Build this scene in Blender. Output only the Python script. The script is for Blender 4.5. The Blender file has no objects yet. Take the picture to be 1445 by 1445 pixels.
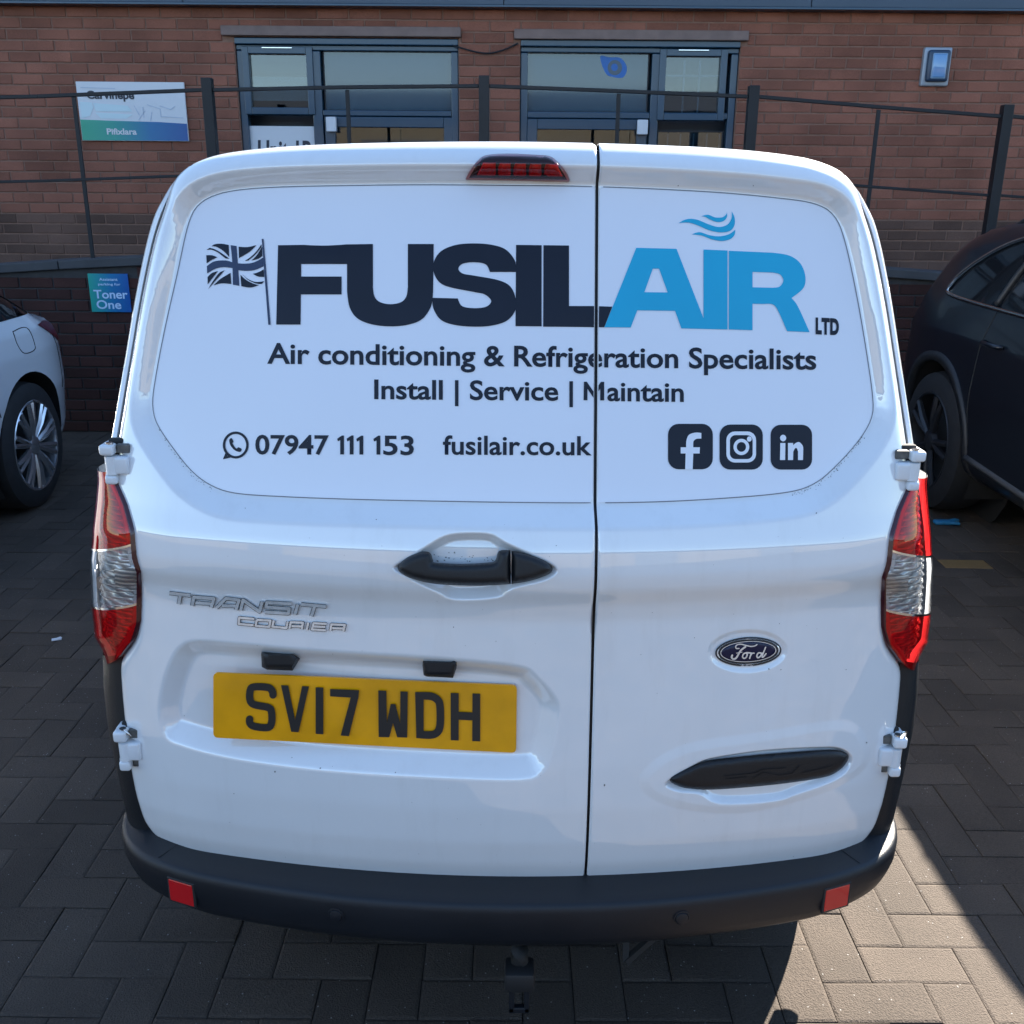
import bpy, bmesh, math, random
import numpy as np
from mathutils import Vector, Matrix, geometry

R_ = math.radians
random.seed(7)
rng = np.random.default_rng(7)
scene = bpy.context.scene
C = scene.collection

# ---------------------------------------------------------------- camera
IMG = 1445.0
FPX = 1400.0
CAM = np.array([0.0, -1.41, 1.64])
PITCH, ROLL = R_(18.1), R_(0.45)
_f = np.array([0, math.cos(PITCH), -math.sin(PITCH)])
_r0 = np.array([1.0, 0, 0])
_u0 = np.array([0, math.sin(PITCH), math.cos(PITCH)])
_r = math.cos(ROLL) * _r0 + math.sin(ROLL) * _u0
_u = -math.sin(ROLL) * _r0 + math.cos(ROLL) * _u0
cam_d = bpy.data.cameras.new('camera')
cam_d.sensor_width = 36.0
cam_d.lens = 36.0 * FPX / IMG
cam_d.clip_start = 0.05
cam_d.clip_end = 2000.0
cam_o = bpy.data.objects.new('camera', cam_d)
C.objects.link(cam_o)
cam_o.matrix_world = Matrix(((_r[0], _u[0], -_f[0], CAM[0]), (_r[1], _u[1], -_f[1], CAM[1]),
                             (_r[2], _u[2], -_f[2], CAM[2]), (0, 0, 0, 1)))
scene.camera = cam_o

# ---------------------------------------------------------------- daylight
SUN_TO = Vector((0.90, 1.30, 1.0)).normalized()
world = bpy.data.worlds.new('World')
scene.world = world
world.use_nodes = True
_nt = world.node_tree
_nt.nodes.clear()
_sky = _nt.nodes.new('ShaderNodeTexSky')
_sky.sky_type = 'NISHITA'
_sky.sun_disc = False
_sky.sun_elevation = math.asin(SUN_TO.z)
_sky.sun_rotation = math.atan2(SUN_TO.x, SUN_TO.y)
_sky.air_density = 1.0
_sky.dust_density = 0.0
_sky.ozone_density = 2.0
_bg = _nt.nodes.new('ShaderNodeBackground')
_bg.inputs['Strength'].default_value = 0.07
_out = _nt.nodes.new('ShaderNodeOutputWorld')
_nt.links.new(_sky.outputs[0], _bg.inputs[0])
_nt.links.new(_bg.outputs[0], _out.inputs[0])
sun_d = bpy.data.lights.new('sun', 'SUN')
sun_d.energy = 5.0
sun_d.angle = R_(0.5)
sun_d.color = (1.0, 0.92, 0.80)
sun_o = bpy.data.objects.new('sun', sun_d)
sun_o.rotation_euler = SUN_TO.to_track_quat('Z', 'Y').to_euler()
sun_o.location = (6, 5, 9)
C.objects.link(sun_o)
scene.view_settings.view_transform = 'Standard'
scene.view_settings.look = 'None'
scene.view_settings.exposure = 2.5
scene.view_settings.gamma = 1.0
scene.view_settings.use_curve_mapping = False
scene.render.engine = 'CYCLES'
scene.cycles.use_denoising = True
scene.cycles.max_bounces = 8
scene.cycles.transparent_max_bounces = 12
scene.cycles.caustics_reflective = False
scene.cycles.caustics_refractive = False

# ---------------------------------------------------------------- measuring helpers: photo pixel -> point of the place
def ray(px, py):
    px = np.asarray(px, float); py = np.asarray(py, float)
    a = (px - 722.5) / FPX; b = -(py - 722.5) / FPX
    return _f + a[..., None] * _r + b[..., None] * _u
def at_y(px, py, Y):
    d = ray(px, py); t = (Y - CAM[1]) / d[..., 1]
    return CAM + t[..., None] * d
def at_z(px, py, Z):
    d = ray(px, py); t = (Z - CAM[2]) / d[..., 2]
    return CAM + t[..., None] * d
def at_x(px, py, X):
    d = ray(px, py); t = (X - CAM[0]) / d[..., 0]
    return CAM + t[..., None] * d

# ---------------------------------------------------------------- materials
def lin(r, g=None, b=None):
    c = (r, g, b) if g is not None else r
    return tuple((v / 12.92 if v <= 0.04045 else ((v + 0.055) / 1.055) ** 2.4) for v in [x / 255.0 for x in c])
def base_mat(name):
    m = bpy.data.materials.new(name); m.use_nodes = True
    nt = m.node_tree; b = nt.nodes['Principled BSDF']
    return m, nt, b
def mat(name, col, rough=0.5, metal=0.0, coat=0.0, spec=0.5, var=0.0, scale=8.0, bump=0.0, bscale=200.0,
        rand=None, rough_var=0.0, coat_rough=0.04):
    """procedural principled material; var = large soft colour variation, bump = fine grain, rand = per object / island shade range"""
    m, nt, b = base_mat(name)
    N, L = nt.nodes, nt.links
    b.inputs['Roughness'].default_value = rough
    b.inputs['Metallic'].default_value = metal
    b.inputs['Coat Weight'].default_value = coat
    b.inputs['Coat Roughness'].default_value = coat_rough
    b.inputs['Specular IOR Level'].default_value = spec
    b.inputs['Base Color'].default_value = (*col, 1)
    tc = N.new('ShaderNodeTexCoord')
    src = None
    if var > 0:
        n = N.new('ShaderNodeTexNoise'); n.inputs['Scale'].default_value = scale
        n.inputs['Detail'].default_value = 6
        L.new(tc.outputs['Object'], n.inputs['Vector'])
        mr = N.new('ShaderNodeMapRange')
        mr.inputs['From Min'].default_value = 0.3; mr.inputs['From Max'].default_value = 0.7
        mr.inputs['To Min'].default_value = 1 - var; mr.inputs['To Max'].default_value = 1 + var
        L.new(n.outputs['Fac'], mr.inputs['Value'])
        src = mr.outputs[0]
        if rough_var > 0:
            m2 = N.new('ShaderNodeMapRange')
            m2.inputs['From Min'].default_value = 0.3; m2.inputs['From Max'].default_value = 0.7
            m2.inputs['To Min'].default_value = max(0.0, rough - rough_var); m2.inputs['To Max'].default_value = rough + rough_var
            L.new(n.outputs['Fac'], m2.inputs['Value']); L.new(m2.outputs[0], b.inputs['Roughness'])
    if rand:
        if rand[0] == 'object':
            o = N.new('ShaderNodeObjectInfo').outputs['Random']
        else:
            o = N.new('ShaderNodeNewGeometry').outputs['Random Per Island']
        mr = N.new('ShaderNodeMapRange')
        mr.inputs['To Min'].default_value = rand[1]; mr.inputs['To Max'].default_value = rand[2]
        L.new(o, mr.inputs['Value'])
        if src is None: src = mr.outputs[0]
        else:
            mm = N.new('ShaderNodeMath'); mm.operation = 'MULTIPLY'
            L.new(src, mm.inputs[0]); L.new(mr.outputs[0], mm.inputs[1]); src = mm.outputs[0]
    if src is not None:
        vm = N.new('ShaderNodeVectorMath'); vm.operation = 'SCALE'
        vm.inputs[0].default_value = col
        L.new(src, vm.inputs['Scale']); L.new(vm.outputs[0], b.inputs['Base Color'])
    if bump > 0:
        n = N.new('ShaderNodeTexNoise'); n.inputs['Scale'].default_value = bscale; n.inputs['Detail'].default_value = 4
        L.new(tc.outputs['Object'], n.inputs['Vector'])
        bp = N.new('ShaderNodeBump'); bp.inputs['Strength'].default_value = bump; bp.inputs['Distance'].default_value = 0.002
        L.new(n.outputs['Fac'], bp.inputs['Height']); L.new(bp.outputs[0], b.inputs['Normal'])
    return m
def glass_mat(name, tint, refl=0.12, rough=0.02, diffuse=None, dfac=0.2):
    """thin pane: tinted see-through + mirror, optional milky part"""
    m = bpy.data.materials.new(name); m.use_nodes = True
    nt = m.node_tree; N, L = nt.nodes, nt.links; N.clear()
    out = N.new('ShaderNodeOutputMaterial')
    t = N.new('ShaderNodeBsdfTransparent'); t.inputs[0].default_value = (*tint, 1)
    g = N.new('ShaderNodeBsdfGlossy'); g.inputs['Roughness'].default_value = rough
    fr = N.new('ShaderNodeFresnel'); fr.inputs[0].default_value = 1.5
    mr = N.new('ShaderNodeMapRange'); mr.inputs['From Min'].default_value = 0.04; mr.inputs['To Min'].default_value = refl
    L.new(fr.outputs[0], mr.inputs['Value'])
    body = t.outputs[0]
    if diffuse is not None:
        d = N.new('ShaderNodeBsdfDiffuse'); d.inputs[0].default_value = (*diffuse, 1)
        mx0 = N.new('ShaderNodeMixShader'); mx0.inputs[0].default_value = dfac
        L.new(t.outputs[0], mx0.inputs[1]); L.new(d.outputs[0], mx0.inputs[2]); body = mx0.outputs[0]
    mx = N.new('ShaderNodeMixShader')
    L.new(mr.outputs[0], mx.inputs[0]); L.new(body, mx.inputs[1]); L.new(g.outputs[0], mx.inputs[2])
    L.new(mx.outputs[0], out.inputs[0])
    return m
def grad_mat(name, stops, axis='X', rough=0.3):
    """printed colour blend across an object's generated box"""
    m, nt, b = base_mat(name); N, L = nt.nodes, nt.links
    tc = N.new('ShaderNodeTexCoord'); sx = N.new('ShaderNodeSeparateXYZ')
    L.new(tc.outputs['Generated'], sx.inputs[0])
    cr = N.new('ShaderNodeValToRGB'); e = cr.color_ramp.elements
    e[0].position, e[0].color = stops[0][0], (*stops[0][1], 1)
    e[1].position, e[1].color = stops[-1][0], (*stops[-1][1], 1)
    for p, c in stops[1:-1]:
        q = e.new(p); q.color = (*c, 1)
    L.new(sx.outputs[axis], cr.inputs[0]); L.new(cr.outputs[0], b.inputs['Base Color'])
    b.inputs['Roughness'].default_value = rough
    return m

# ---------------------------------------------------------------- objects
def thing(name, label, cat, loc=(0, 0, 0), rz=0.0, group=None):
    o = bpy.data.objects.new(name, None); C.objects.link(o)
    o.location = loc; o.rotation_euler = (0, 0, rz); o.empty_display_size = 0.2
    tag(o, label, cat, group)
    return o
def tag(o, label=None, cat=None, group=None, kind=None):
    if label: o['label'] = label
    if cat: o['category'] = cat
    if group: o['group'] = group
    if kind: o['kind'] = kind
    return o
def link(name, me, m=None, parent=None, loc=None):
    o = bpy.data.objects.new(name, me); C.objects.link(o)
    if m is not None and len(me.materials) == 0: me.materials.append(m)
    if parent is not None: o.parent = parent
    if loc is not None: o.location = loc
    return o
def mesh_np(name, V, Fc, smooth=False, normals=None):
    me = bpy.data.meshes.new(name)
    me.from_pydata([tuple(map(float, v)) for v in V], [], [tuple(map(int, f)) for f in Fc])
    if smooth: me.shade_smooth()
    if normals is not None:
        me.shade_smooth()
        me.normals_split_custom_set_from_vertices([tuple(map(float, n)) for n in normals])
    me.update()
    return me

class MB:
    """collects boxes, tubes, lathes and lofts, then links them as ONE mesh object"""
    def __init__(s): s.bm = bmesh.new()
    def box(s, c, size, bev=0.0, rot=None, seg=2, taper=None):
        b2 = bmesh.new()
        bmesh.ops.create_cube(b2, size=1.0)
        for v in b2.verts: v.co = Vector((v.co.x * size[0], v.co.y * size[1], v.co.z * size[2]))
        if taper:
            for v in b2.verts:
                if v.co.z > 0: v.co.x *= taper[0]; v.co.y *= taper[1]
        if bev > 0:
            bmesh.ops.bevel(b2, geom=list(b2.edges), offset=bev, segments=seg, affect='EDGES', profile=0.5)
        M = Matrix.Translation(Vector(c))
        if rot is not None: M = M @ rot.to_4x4()
        bmesh.ops.transform(b2, matrix=M, verts=b2.verts)
        s._add(b2); return s
    def _add(s, b2):
        me = bpy.data.meshes.new('_t'); b2.to_mesh(me); b2.free()
        s.bm.from_mesh(me); bpy.data.meshes.remove(me)
    def bar(s, a, b, w, h=None, bev=0.0):
        a, b = Vector(a), Vector(b); d = b - a
        q = d.to_track_quat('X', 'Z').to_matrix()
        return s.box((a + b) / 2, (d.length, w, h if h else w), bev, q)
    def tube(s, pts, r, n=10, cap=True):
        pts = [Vector(p) for p in pts]
        rr = r if hasattr(r, '__len__') else [r] * len(pts)
        rings = []
        up = Vector((0, 0, 1))
        for i, p in enumerate(pts):
            d = (pts[min(i + 1, len(pts) - 1)] - pts[max(i - 1, 0)]).normalized()
            ref = up if abs(d.dot(up)) < 0.9 else Vector((1, 0, 0))
            u = d.cross(ref).normalized(); w = d.cross(u).normalized()
            rings.append([s.bm.verts.new(p + rr[i] * (math.cos(a) * u + math.sin(a) * w)) for a in [2 * math.pi * k / n for k in range(n)]])
        s._skin(rings, True, cap); return s
    def _skin(s, rings, closed, cap):
        n = len(rings[0])
        for a, b in zip(rings[:-1], rings[1:]):
            for k in range(n if closed else n - 1):
                j = (k + 1) % n
                try: s.bm.faces.new((a[k], a[j], b[j], b[k]))
                except ValueError: pass
        if cap:
            for rg in (rings[0], rings[-1]):
                try: s.bm.faces.new(rg)
                except ValueError: pass
    def loft(s, rings, closed=False, cap=False):
        rv = [[s.bm.verts.new(Vector(map(float, p))) for p in rg] for rg in rings]
        s._skin(rv, closed, cap); return s
    def lathe(s, prof, origin, axis='X', n=40, flip=1):
        """prof = [(along, radius)]"""
        o = Vector(origin); rings = []
        for a, r in prof:
            ring = []
            for k in range(n):
                t = 2 * math.pi * k / n
                if axis == 'X': p = Vector((a * flip, r * math.cos(t), r * math.sin(t)))
                elif axis == 'Y': p = Vector((r * math.cos(t), a * flip, r * math.sin(t)))
                else: p = Vector((r * math.cos(t), r * math.sin(t), a * flip))
                ring.append(s.bm.verts.new(o + p))
            rings.append(ring)
        s._skin(rings, True, False); return s
    def poly(s, pts):
        try: s.bm.faces.new([s.bm.verts.new(Vector(map(float, p))) for p in pts])
        except ValueError: pass
        return s
    def mesh(s, name='m', smooth=False, angle=None):
        bmesh.ops.recalc_face_normals(s.bm, faces=s.bm.faces)
        me = bpy.data.meshes.new(name); s.bm.to_mesh(me); s.bm.free()
        if smooth or angle: me.shade_smooth()
        if angle:
            me.set_sharp_from_angle(angle=R_(angle))
        return me
    def build(s, name, m, parent=None, smooth=False, angle=None, loc=None):
        return link(name, s.mesh(name, smooth, angle), m, parent, loc)

# ---------------------------------------------------------------- 2D geometry: smooth paths, distances, filled shapes
def path(pts, n=8):
    """closed outline; a point with a third entry is a smooth (curve) point, others are corners"""
    P = [np.array(p[:2], float) for p in pts]; S = [len(p) > 2 for p in pts]; m = len(P); out = []
    for i in range(m):
        j = (i + 1) % m
        if not S[i] and not S[j]:
            out.append(P[i]); continue
        p0 = P[i - 1] if S[i] else P[i]
        p3 = P[(j + 1) % m] if S[j] else P[j]
        for k in range(n):
            t = k / n
            out.append(0.5 * (2 * P[i] + (P[j] - p0) * t + (2 * p0 - 5 * P[i] + 4 * P[j] - p3) * t * t
                              + (3 * P[i] - p0 - 3 * P[j] + p3) * t ** 3))
    return np.array(out)
def openpath(pts, n=6):
    P = [np.array(p, float) for p in pts]; out = []
    for i in range(len(P) - 1):
        p0 = P[max(i - 1, 0)]; p3 = P[min(i + 2, len(P) - 1)]
        for k in range(n):
            t = k / n
            out.append(0.5 * (2 * P[i] + (P[i + 1] - p0) * t + (2 * p0 - 5 * P[i] + 4 * P[i + 1] - p3) * t * t
                              + (3 * P[i] - p0 - 3 * P[i + 1] + p3) * t ** 3))
    out.append(P[-1])
    return np.array(out)
def resample(poly, step, closed=True):
    Q = np.vstack([poly, poly[:1]]) if closed else np.asarray(poly)
    d = np.r_[0, np.cumsum(np.linalg.norm(np.diff(Q, axis=0), axis=1))]
    n = max(4, int(round(d[-1] / step)))
    t = np.linspace(0, d[-1], n, endpoint=not closed)
    return np.stack([np.interp(t, d, Q[:, k]) for k in range(Q.shape[1])], 1)
def inside(pts, loops):
    pts = np.asarray(pts); c = np.zeros(len(pts), bool)
    for Lp in loops:
        x, y = pts[:, 0], pts[:, 1]
        a, b = Lp, np.roll(Lp, -1, 0)
        for (x0, y0), (x1, y1) in zip(a, b):
            if y0 == y1: continue
            m = ((y0 > y) != (y1 > y)) & (x < (x1 - x0) * (y - y0) / (y1 - y0) + x0)
            c ^= m
    return c
def dist(pts, Lp, closed=True):
    pts = np.asarray(pts, float)
    a = Lp if closed else Lp[:-1]; b = np.roll(Lp, -1, 0) if closed else Lp[1:]
    best = np.full(len(pts), 1e9)
    for (x0, y0), (x1, y1) in zip(a, b):
        ex, ey = x1 - x0, y1 - y0; l2 = ex * ex + ey * ey
        if l2 == 0: continue
        px, py = pts[:, 0] - x0, pts[:, 1] - y0
        t = np.clip((px * ex + py * ey) / l2, 0, 1)
        dx, dy = px - t * ex, py - t * ey
        np.minimum(best, dx * dx + dy * dy, out=best)
    return np.sqrt(best)
def sdf(pts, Lp):
    """negative inside"""
    d = dist(pts, Lp); return np.where(inside(pts, [Lp]), -d, d)
def fill(loops, step=None, extra=None, union=False):
    """triangulate: even-odd over the loops (or their union), with optional inner points"""
    V = []; E = []
    for Lp in loops:
        k = len(V); n = len(Lp); V += [tuple(p) for p in Lp]
        E += [(k + i, k + (i + 1) % n) for i in range(n)]
    if step:
        A = np.vstack(loops); lo, hi = A.min(0), A.max(0)
        gx, gy = np.meshgrid(np.arange(lo[0] + step / 2, hi[0], step), np.arange(lo[1] + step / 2, hi[1], step))
        gx = gx + (np.arange(gx.shape[0]) % 2)[:, None] * step * 0.5
        G = np.stack([gx.ravel(), gy.ravel()], 1)
        G = G[inside(G, loops)] if not union else G[np.any([inside(G, [l]) for l in loops], axis=0)]
        if len(G):
            dm = np.min([dist(G, l) for l in loops], axis=0)
            G = G[dm > 0.45 * step]
            V += [tuple(p) for p in G]
    if extra is not None: V += [tuple(p) for p in extra]
    vs, es, fs, *_ = geometry.delaunay_2d_cdt([Vector(v) for v in V], E, [], 0, 1e-7, False)
    vs = np.array([tuple(v) for v in vs]); fs = np.array(fs)
    cen = vs[fs].mean(1)
    keep = inside(cen, loops) if not union else np.any([inside(cen, [l]) for l in loops], axis=0)
    fs = fs[keep]
    a, b, c = vs[fs[:, 0]], vs[fs[:, 1]], vs[fs[:, 2]]
    area = (b[:, 0] - a[:, 0]) * (c[:, 1] - a[:, 1]) - (b[:, 1] - a[:, 1]) * (c[:, 0] - a[:, 0])
    fs = fs[np.abs(area) > 1e-12]
    used = np.unique(fs); idx = np.full(len(vs), -1); idx[used] = np.arange(len(used))
    return vs[used], idx[fs]
def stroke(pts, w, closed=False, n=0, round_cap=False):
    """polygons (to be united) of a thick line through pts"""
    P = np.asarray(pts, float)
    if n: P = openpath(P, n)
    if closed: P = np.vstack([P, P[:1]])
    out = []
    for a, b in zip(P[:-1], P[1:]):
        d = b - a; l = np.linalg.norm(d)
        if l < 1e-9: continue
        d /= l; q = np.array([-d[1], d[0]]) * w / 2
        out.append(np.array([a + q, a - q, b - q, b + q]))
    J = P[1:-1] if not (closed or round_cap) else P
    for p in J:
        t = np.linspace(0, 2 * math.pi, 12, endpoint=False) + 0.1
        out.append(p + np.stack([np.cos(t), np.sin(t)], 1) * w / 2 * 0.999)
    return out
def ngon(cx, cy, rx, ry=None, n=40, rot=0.0):
    t = np.linspace(0, 2 * math.pi, n, endpoint=False); ry = rx if ry is None else ry
    x, y = rx * np.cos(t), ry * np.sin(t)
    c, s = math.cos(rot), math.sin(rot)
    return np.stack([cx + x * c - y * s, cy + x * s + y * c], 1)
def rrect(x0, y0, x1, y1, r, n=6):
    out = []
    for cx, cy, a0 in ((x1 - r, y1 - r, 0), (x0 + r, y1 - r, 90), (x0 + r, y0 + r, 180), (x1 - r, y0 + r, 270)):
        for k in range(n + 1):
            a = R_(a0 + 90 * k / n); out.append((cx + r * math.cos(a), cy + r * math.sin(a)))
    return np.array(out)
def text_shape(body, bold=0.0, shear=0.0, spacing=1.0):
    """letters of the built-in font: (vertices, faces) normalised so the bounding box starts at 0,0"""
    cu = bpy.data.curves.new('_t', 'FONT'); cu.body = body; cu.size = 1.0; cu.offset = bold; cu.shear = shear
    cu.space_character = spacing; cu.resolution_u = 4
    o = bpy.data.objects.new('_t', cu); C.objects.link(o)
    dg = bpy.context.evaluated_depsgraph_get(); dg.update()
    me = bpy.data.meshes.new_from_object(o.evaluated_get(dg))
    V = np.array([v.co[:2] for v in me.vertices]); Fc = [tuple(p.vertices) for p in me.polygons]
    bpy.data.meshes.remove(me); bpy.data.objects.remove(o); bpy.data.curves.remove(cu)
    return V, Fc
def ramp01(a, b, x, r=0.16):
    """straight slope with small fillets at both ends, like a pressing in sheet steel"""
    t = (x - a) / (b - a) * (1 + 2 * r) - r
    return np.where(t < -r, 0, np.where(t < r, (t + r) ** 2 / (4 * r), np.where(t < 1 - r, t, np.where(t < 1 + r, 1 - (1 + r - t) ** 2 / (4 * r), 1))))
def smooth01(a, b, x):
    t = np.clip((x - a) / (b - a), 0, 1); return t * t * (3 - 2 * t)
# ================================================================= materials of the van
M = {}
M['paint'] = mat('white_van_paint', (0.79, 0.79, 0.79), 0.35, coat=1.0, spec=0.2, var=0.02, scale=5, coat_rough=0.008)
M['paint'].node_tree.nodes['Principled BSDF'].inputs['Coat IOR'].default_value = 2.1
_nt2 = M['paint'].node_tree; _b2 = _nt2.nodes['Principled BSDF']
_geo = _nt2.nodes.new('ShaderNodeTexCoord'); _mp = _nt2.nodes.new('ShaderNodeMapping'); _mp.inputs['Scale'].default_value = (14, 14, 2.2)
_n2 = _nt2.nodes.new('ShaderNodeTexNoise'); _n2.inputs['Scale'].default_value = 1.6; _n2.inputs['Detail'].default_value = 9; _n2.inputs['Roughness'].default_value = .65
_mr2 = _nt2.nodes.new('ShaderNodeMapRange'); _mr2.inputs['From Min'].default_value = .52; _mr2.inputs['From Max'].default_value = .80; _mr2.inputs['To Max'].default_value = .13
_mx2 = _nt2.nodes.new('ShaderNodeMix'); _mx2.data_type = 'RGBA'; _mx2.inputs['B'].default_value = (.40, .37, .32, 1)
_nt2.links.new(_geo.outputs['Object'], _mp.inputs[0]); _nt2.links.new(_mp.outputs[0], _n2.inputs['Vector']); _nt2.links.new(_n2.outputs['Fac'], _mr2.inputs['Value'])
_src = _b2.inputs['Base Color'].links[0].from_socket
_nt2.links.new(_src, _mx2.inputs['A']); _nt2.links.new(_mr2.outputs[0], _mx2.inputs['Factor']); _nt2.links.new(_mx2.outputs['Result'], _b2.inputs['Base Color'])
M['vinyl_white'] = mat('white_vinyl_panel', (0.77, 0.79, 0.85), 0.3, coat=0.35, var=0.015, scale=3, coat_rough=0.05)
M['navy'] = mat('navy_vinyl', lin(19, 25, 40), 0.35, spec=0.25, var=0.08, scale=20)
M['navy_grey'] = mat('slate_vinyl', lin(54, 66, 92), 0.35, spec=0.25)
M['sky_blue'] = mat('sky_blue_vinyl', lin(30, 168, 206), 0.35, spec=0.3, var=0.03)
M['black_plastic'] = mat('black_textured_plastic', (0.009, 0.0105, 0.013), 0.45, spec=0.4, var=0.12, scale=6, bump=0.25, bscale=900)
M['bumper'] = mat('dark_grey_bumper_plastic', (0.0085, 0.0105, 0.0145), 0.42, spec=0.42, var=0.15, scale=4, bump=0.35, bscale=1200, rough_var=0.06)
M['rubber'] = mat('black_rubber', (0.012, 0.012, 0.013), 0.6)
M['seam'] = mat('dark_seal', (0.02, 0.02, 0.022), 0.5)
M['panel_edge'] = mat('grey_panel_edge', (0.20, 0.21, 0.23), 0.5)
M['chrome'] = mat('chrome', (0.72, 0.72, 0.71), 0.12, metal=1.0, var=0.06, scale=60)
M['badge_chrome'] = mat('badge_chrome', (0.86, 0.86, 0.85), 0.22, metal=0.5, coat=0.5, var=0.15, scale=90)
M['hinge'] = mat('hinge_white', (0.70, 0.72, 0.74), 0.35, coat=0.6, var=0.06, scale=30)
M['hinge_dirt'] = mat('hinge_grime', (0.10, 0.095, 0.085), 0.6, var=0.5, scale=80)
M['plate'] = mat('yellow_plate', lin(232, 160, 6), 0.3, coat=0.4, var=0.16, scale=9)
M['plate_black'] = mat('plate_black', (0.02, 0.021, 0.022), 0.35)
M['reflector'] = mat('red_reflector', lin(196, 16, 24), 0.25, coat=0.8, bump=0.3, bscale=700)
M['brake_red'] = mat('brake_red', lin(250, 26, 40), 0.4, var=.25, scale=160)
M['lens_red'] = glass_mat('red_lens', lin(252, 52, 54), 0.05, 0.02, lin(226, 10, 20), 0.22)
M['lens_clear'] = glass_mat('clear_lens', (0.93, 0.94, 0.95), 0.10, 0.03, (0.7, 0.72, 0.74), 0.10)
M['lens_dark'] = glass_mat('smoked_red_lens', lin(254, 190, 190), 0.045, 0.04, lin(60, 6, 14), 0.06)
M['lamp_silver'] = mat('lamp_reflector', (0.86, 0.86, 0.86), 0.2, metal=0.45)
_nl = M['lamp_silver'].node_tree; _bl = _nl.nodes['Principled BSDF']
_tl = _nl.nodes.new('ShaderNodeTexCoord'); _wl = _nl.nodes.new('ShaderNodeTexWave'); _wl.bands_direction = 'Z'; _wl.inputs['Scale'].default_value = 34; _wl.inputs['Distortion'].default_value = 1.2; _wl.inputs['Detail'].default_value = 1
_rl = _nl.nodes.new('ShaderNodeMapRange'); _rl.inputs['To Min'].default_value = .30; _rl.inputs['To Max'].default_value = .95
_vl = _nl.nodes.new('ShaderNodeVectorMath'); _vl.operation = 'SCALE'; _vl.inputs[0].default_value = (.95, .95, .95)
_nl.links.new(_tl.outputs['Object'], _wl.inputs['Vector']); _nl.links.new(_wl.outputs['Fac'], _rl.inputs['Value']); _nl.links.new(_rl.outputs[0], _vl.inputs['Scale']); _nl.links.new(_vl.outputs[0], _bl.inputs['Base Color'])
_bu = _nl.nodes.new('ShaderNodeBump'); _bu.inputs['Strength'].default_value = .6; _bu.inputs['Distance'].default_value = .003
_nl.links.new(_wl.outputs['Fac'], _bu.inputs['Height']); _nl.links.new(_bu.outputs[0], _bl.inputs['Normal'])
M['lamp_rim'] = mat('lamp_rim', lin(60, 14, 24), 0.25, coat=0.6)
M['badge_blue'] = mat('badge_blue', lin(10, 20, 54), 0.25, spec=.4)
M['tyre'] = mat('tyre_rubber', (0.018, 0.018, 0.019), 0.7, var=0.2, scale=20, bump=0.2, bscale=200)
M['steel'] = mat('grey_wheel', (0.35, 0.36, 0.37), 0.35, metal=0.7)
M['under'] = mat('underbody_black', (0.015, 0.015, 0.015), 0.8)
M['glass_dark'] = mat('dark_glass', (0.010, 0.011, 0.013), 0.04, spec=0.35)
M['rust'] = mat('rusty_bracket', lin(120, 98, 62), 0.7, var=0.3, scale=60)

# ================================================================= rear surface of the van: y = F(x, z)
_zk = np.array([.30, .46, .50, .55, .62, .70, .80, .90, .965, .995, 1.025, 1.05, 1.09, 1.13, 1.20, 1.30, 1.45, 1.60, 1.80])
_yk = np.array([.10, .078, .066, .058, .055, .058, .066, .075, .081, .076, .063, .061, .068, .082, .104, .134, .180, .228, .295])
_zd = np.arange(.30, 1.80, .002)
_yd = np.interp(_zd, _zk, _yk)
_k = np.exp(-0.5 * (np.arange(-20, 21) / 3.0) ** 2); _k /= _k.sum()
_yd = np.convolve(np.pad(_yd, 20, mode='reflect', reflect_type='odd'), _k, 'valid')
def base(x, z):
    ax = np.abs(x)
    return np.interp(z, _zd, _yd) + 0.20 * x * x + 1.1 * np.maximum(0, ax - 0.55) ** 2
def Rz(z): return 0.014 + 0.030 * smooth01(1.10, 1.40, z)
def proj(px, py, off=0.0, func=base, it=24):
    """where the line of sight through a photo pixel meets the surface y = func(x, z) - off"""
    d = ray(px, py); t = np.full(d.shape[:-1], 1.7)
    for _ in range(it):
        p = CAM + t[..., None] * d
        tn = (func(p[..., 0], p[..., 2]) - off - CAM[1]) / d[..., 1]
        t = 0.35 * t + 0.65 * tn
    return CAM + t[..., None] * d
def xz(pts, off=0.0):
    a = np.array([p[:2] for p in pts], float)
    q = proj(a[:, 0], a[:, 1], off)
    return q[:, [0, 2]]

_half = [(722, 200), (600, 200.5), (480, 203), (400, 207), (340, 213), (302, 220), (272, 232), (253, 248), (243, 266), (236, 290),
         (220, 340), (203, 420), (187, 510), (168, 620), (161, 668), (165, 686), (177, 712), (186, 745), (189, 770), (192, 790),
         (197, 812), (197, 878), (189, 904), (173, 930), (173, 965), (178, 1020), (185, 1075), (194, 1120), (209, 1160),
         (235, 1187), (280, 1207), (400, 1228), (560, 1239), (722, 1242)]
_h = np.array([xz([p], -float(Rz(1.7 - (p[1] - 200) * 0.0012)))[0] for p in _half])
_h[0, 0] = _h[-1, 0] = 0.0
_full = np.vstack([_h, (_h[1:-1] * [-1, 1])[::-1]])
OUT = resample(path([(a, b, 1) for a, b in _full], 6), 0.012)      # outline of the pair of rear doors in (x, z)

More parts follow.
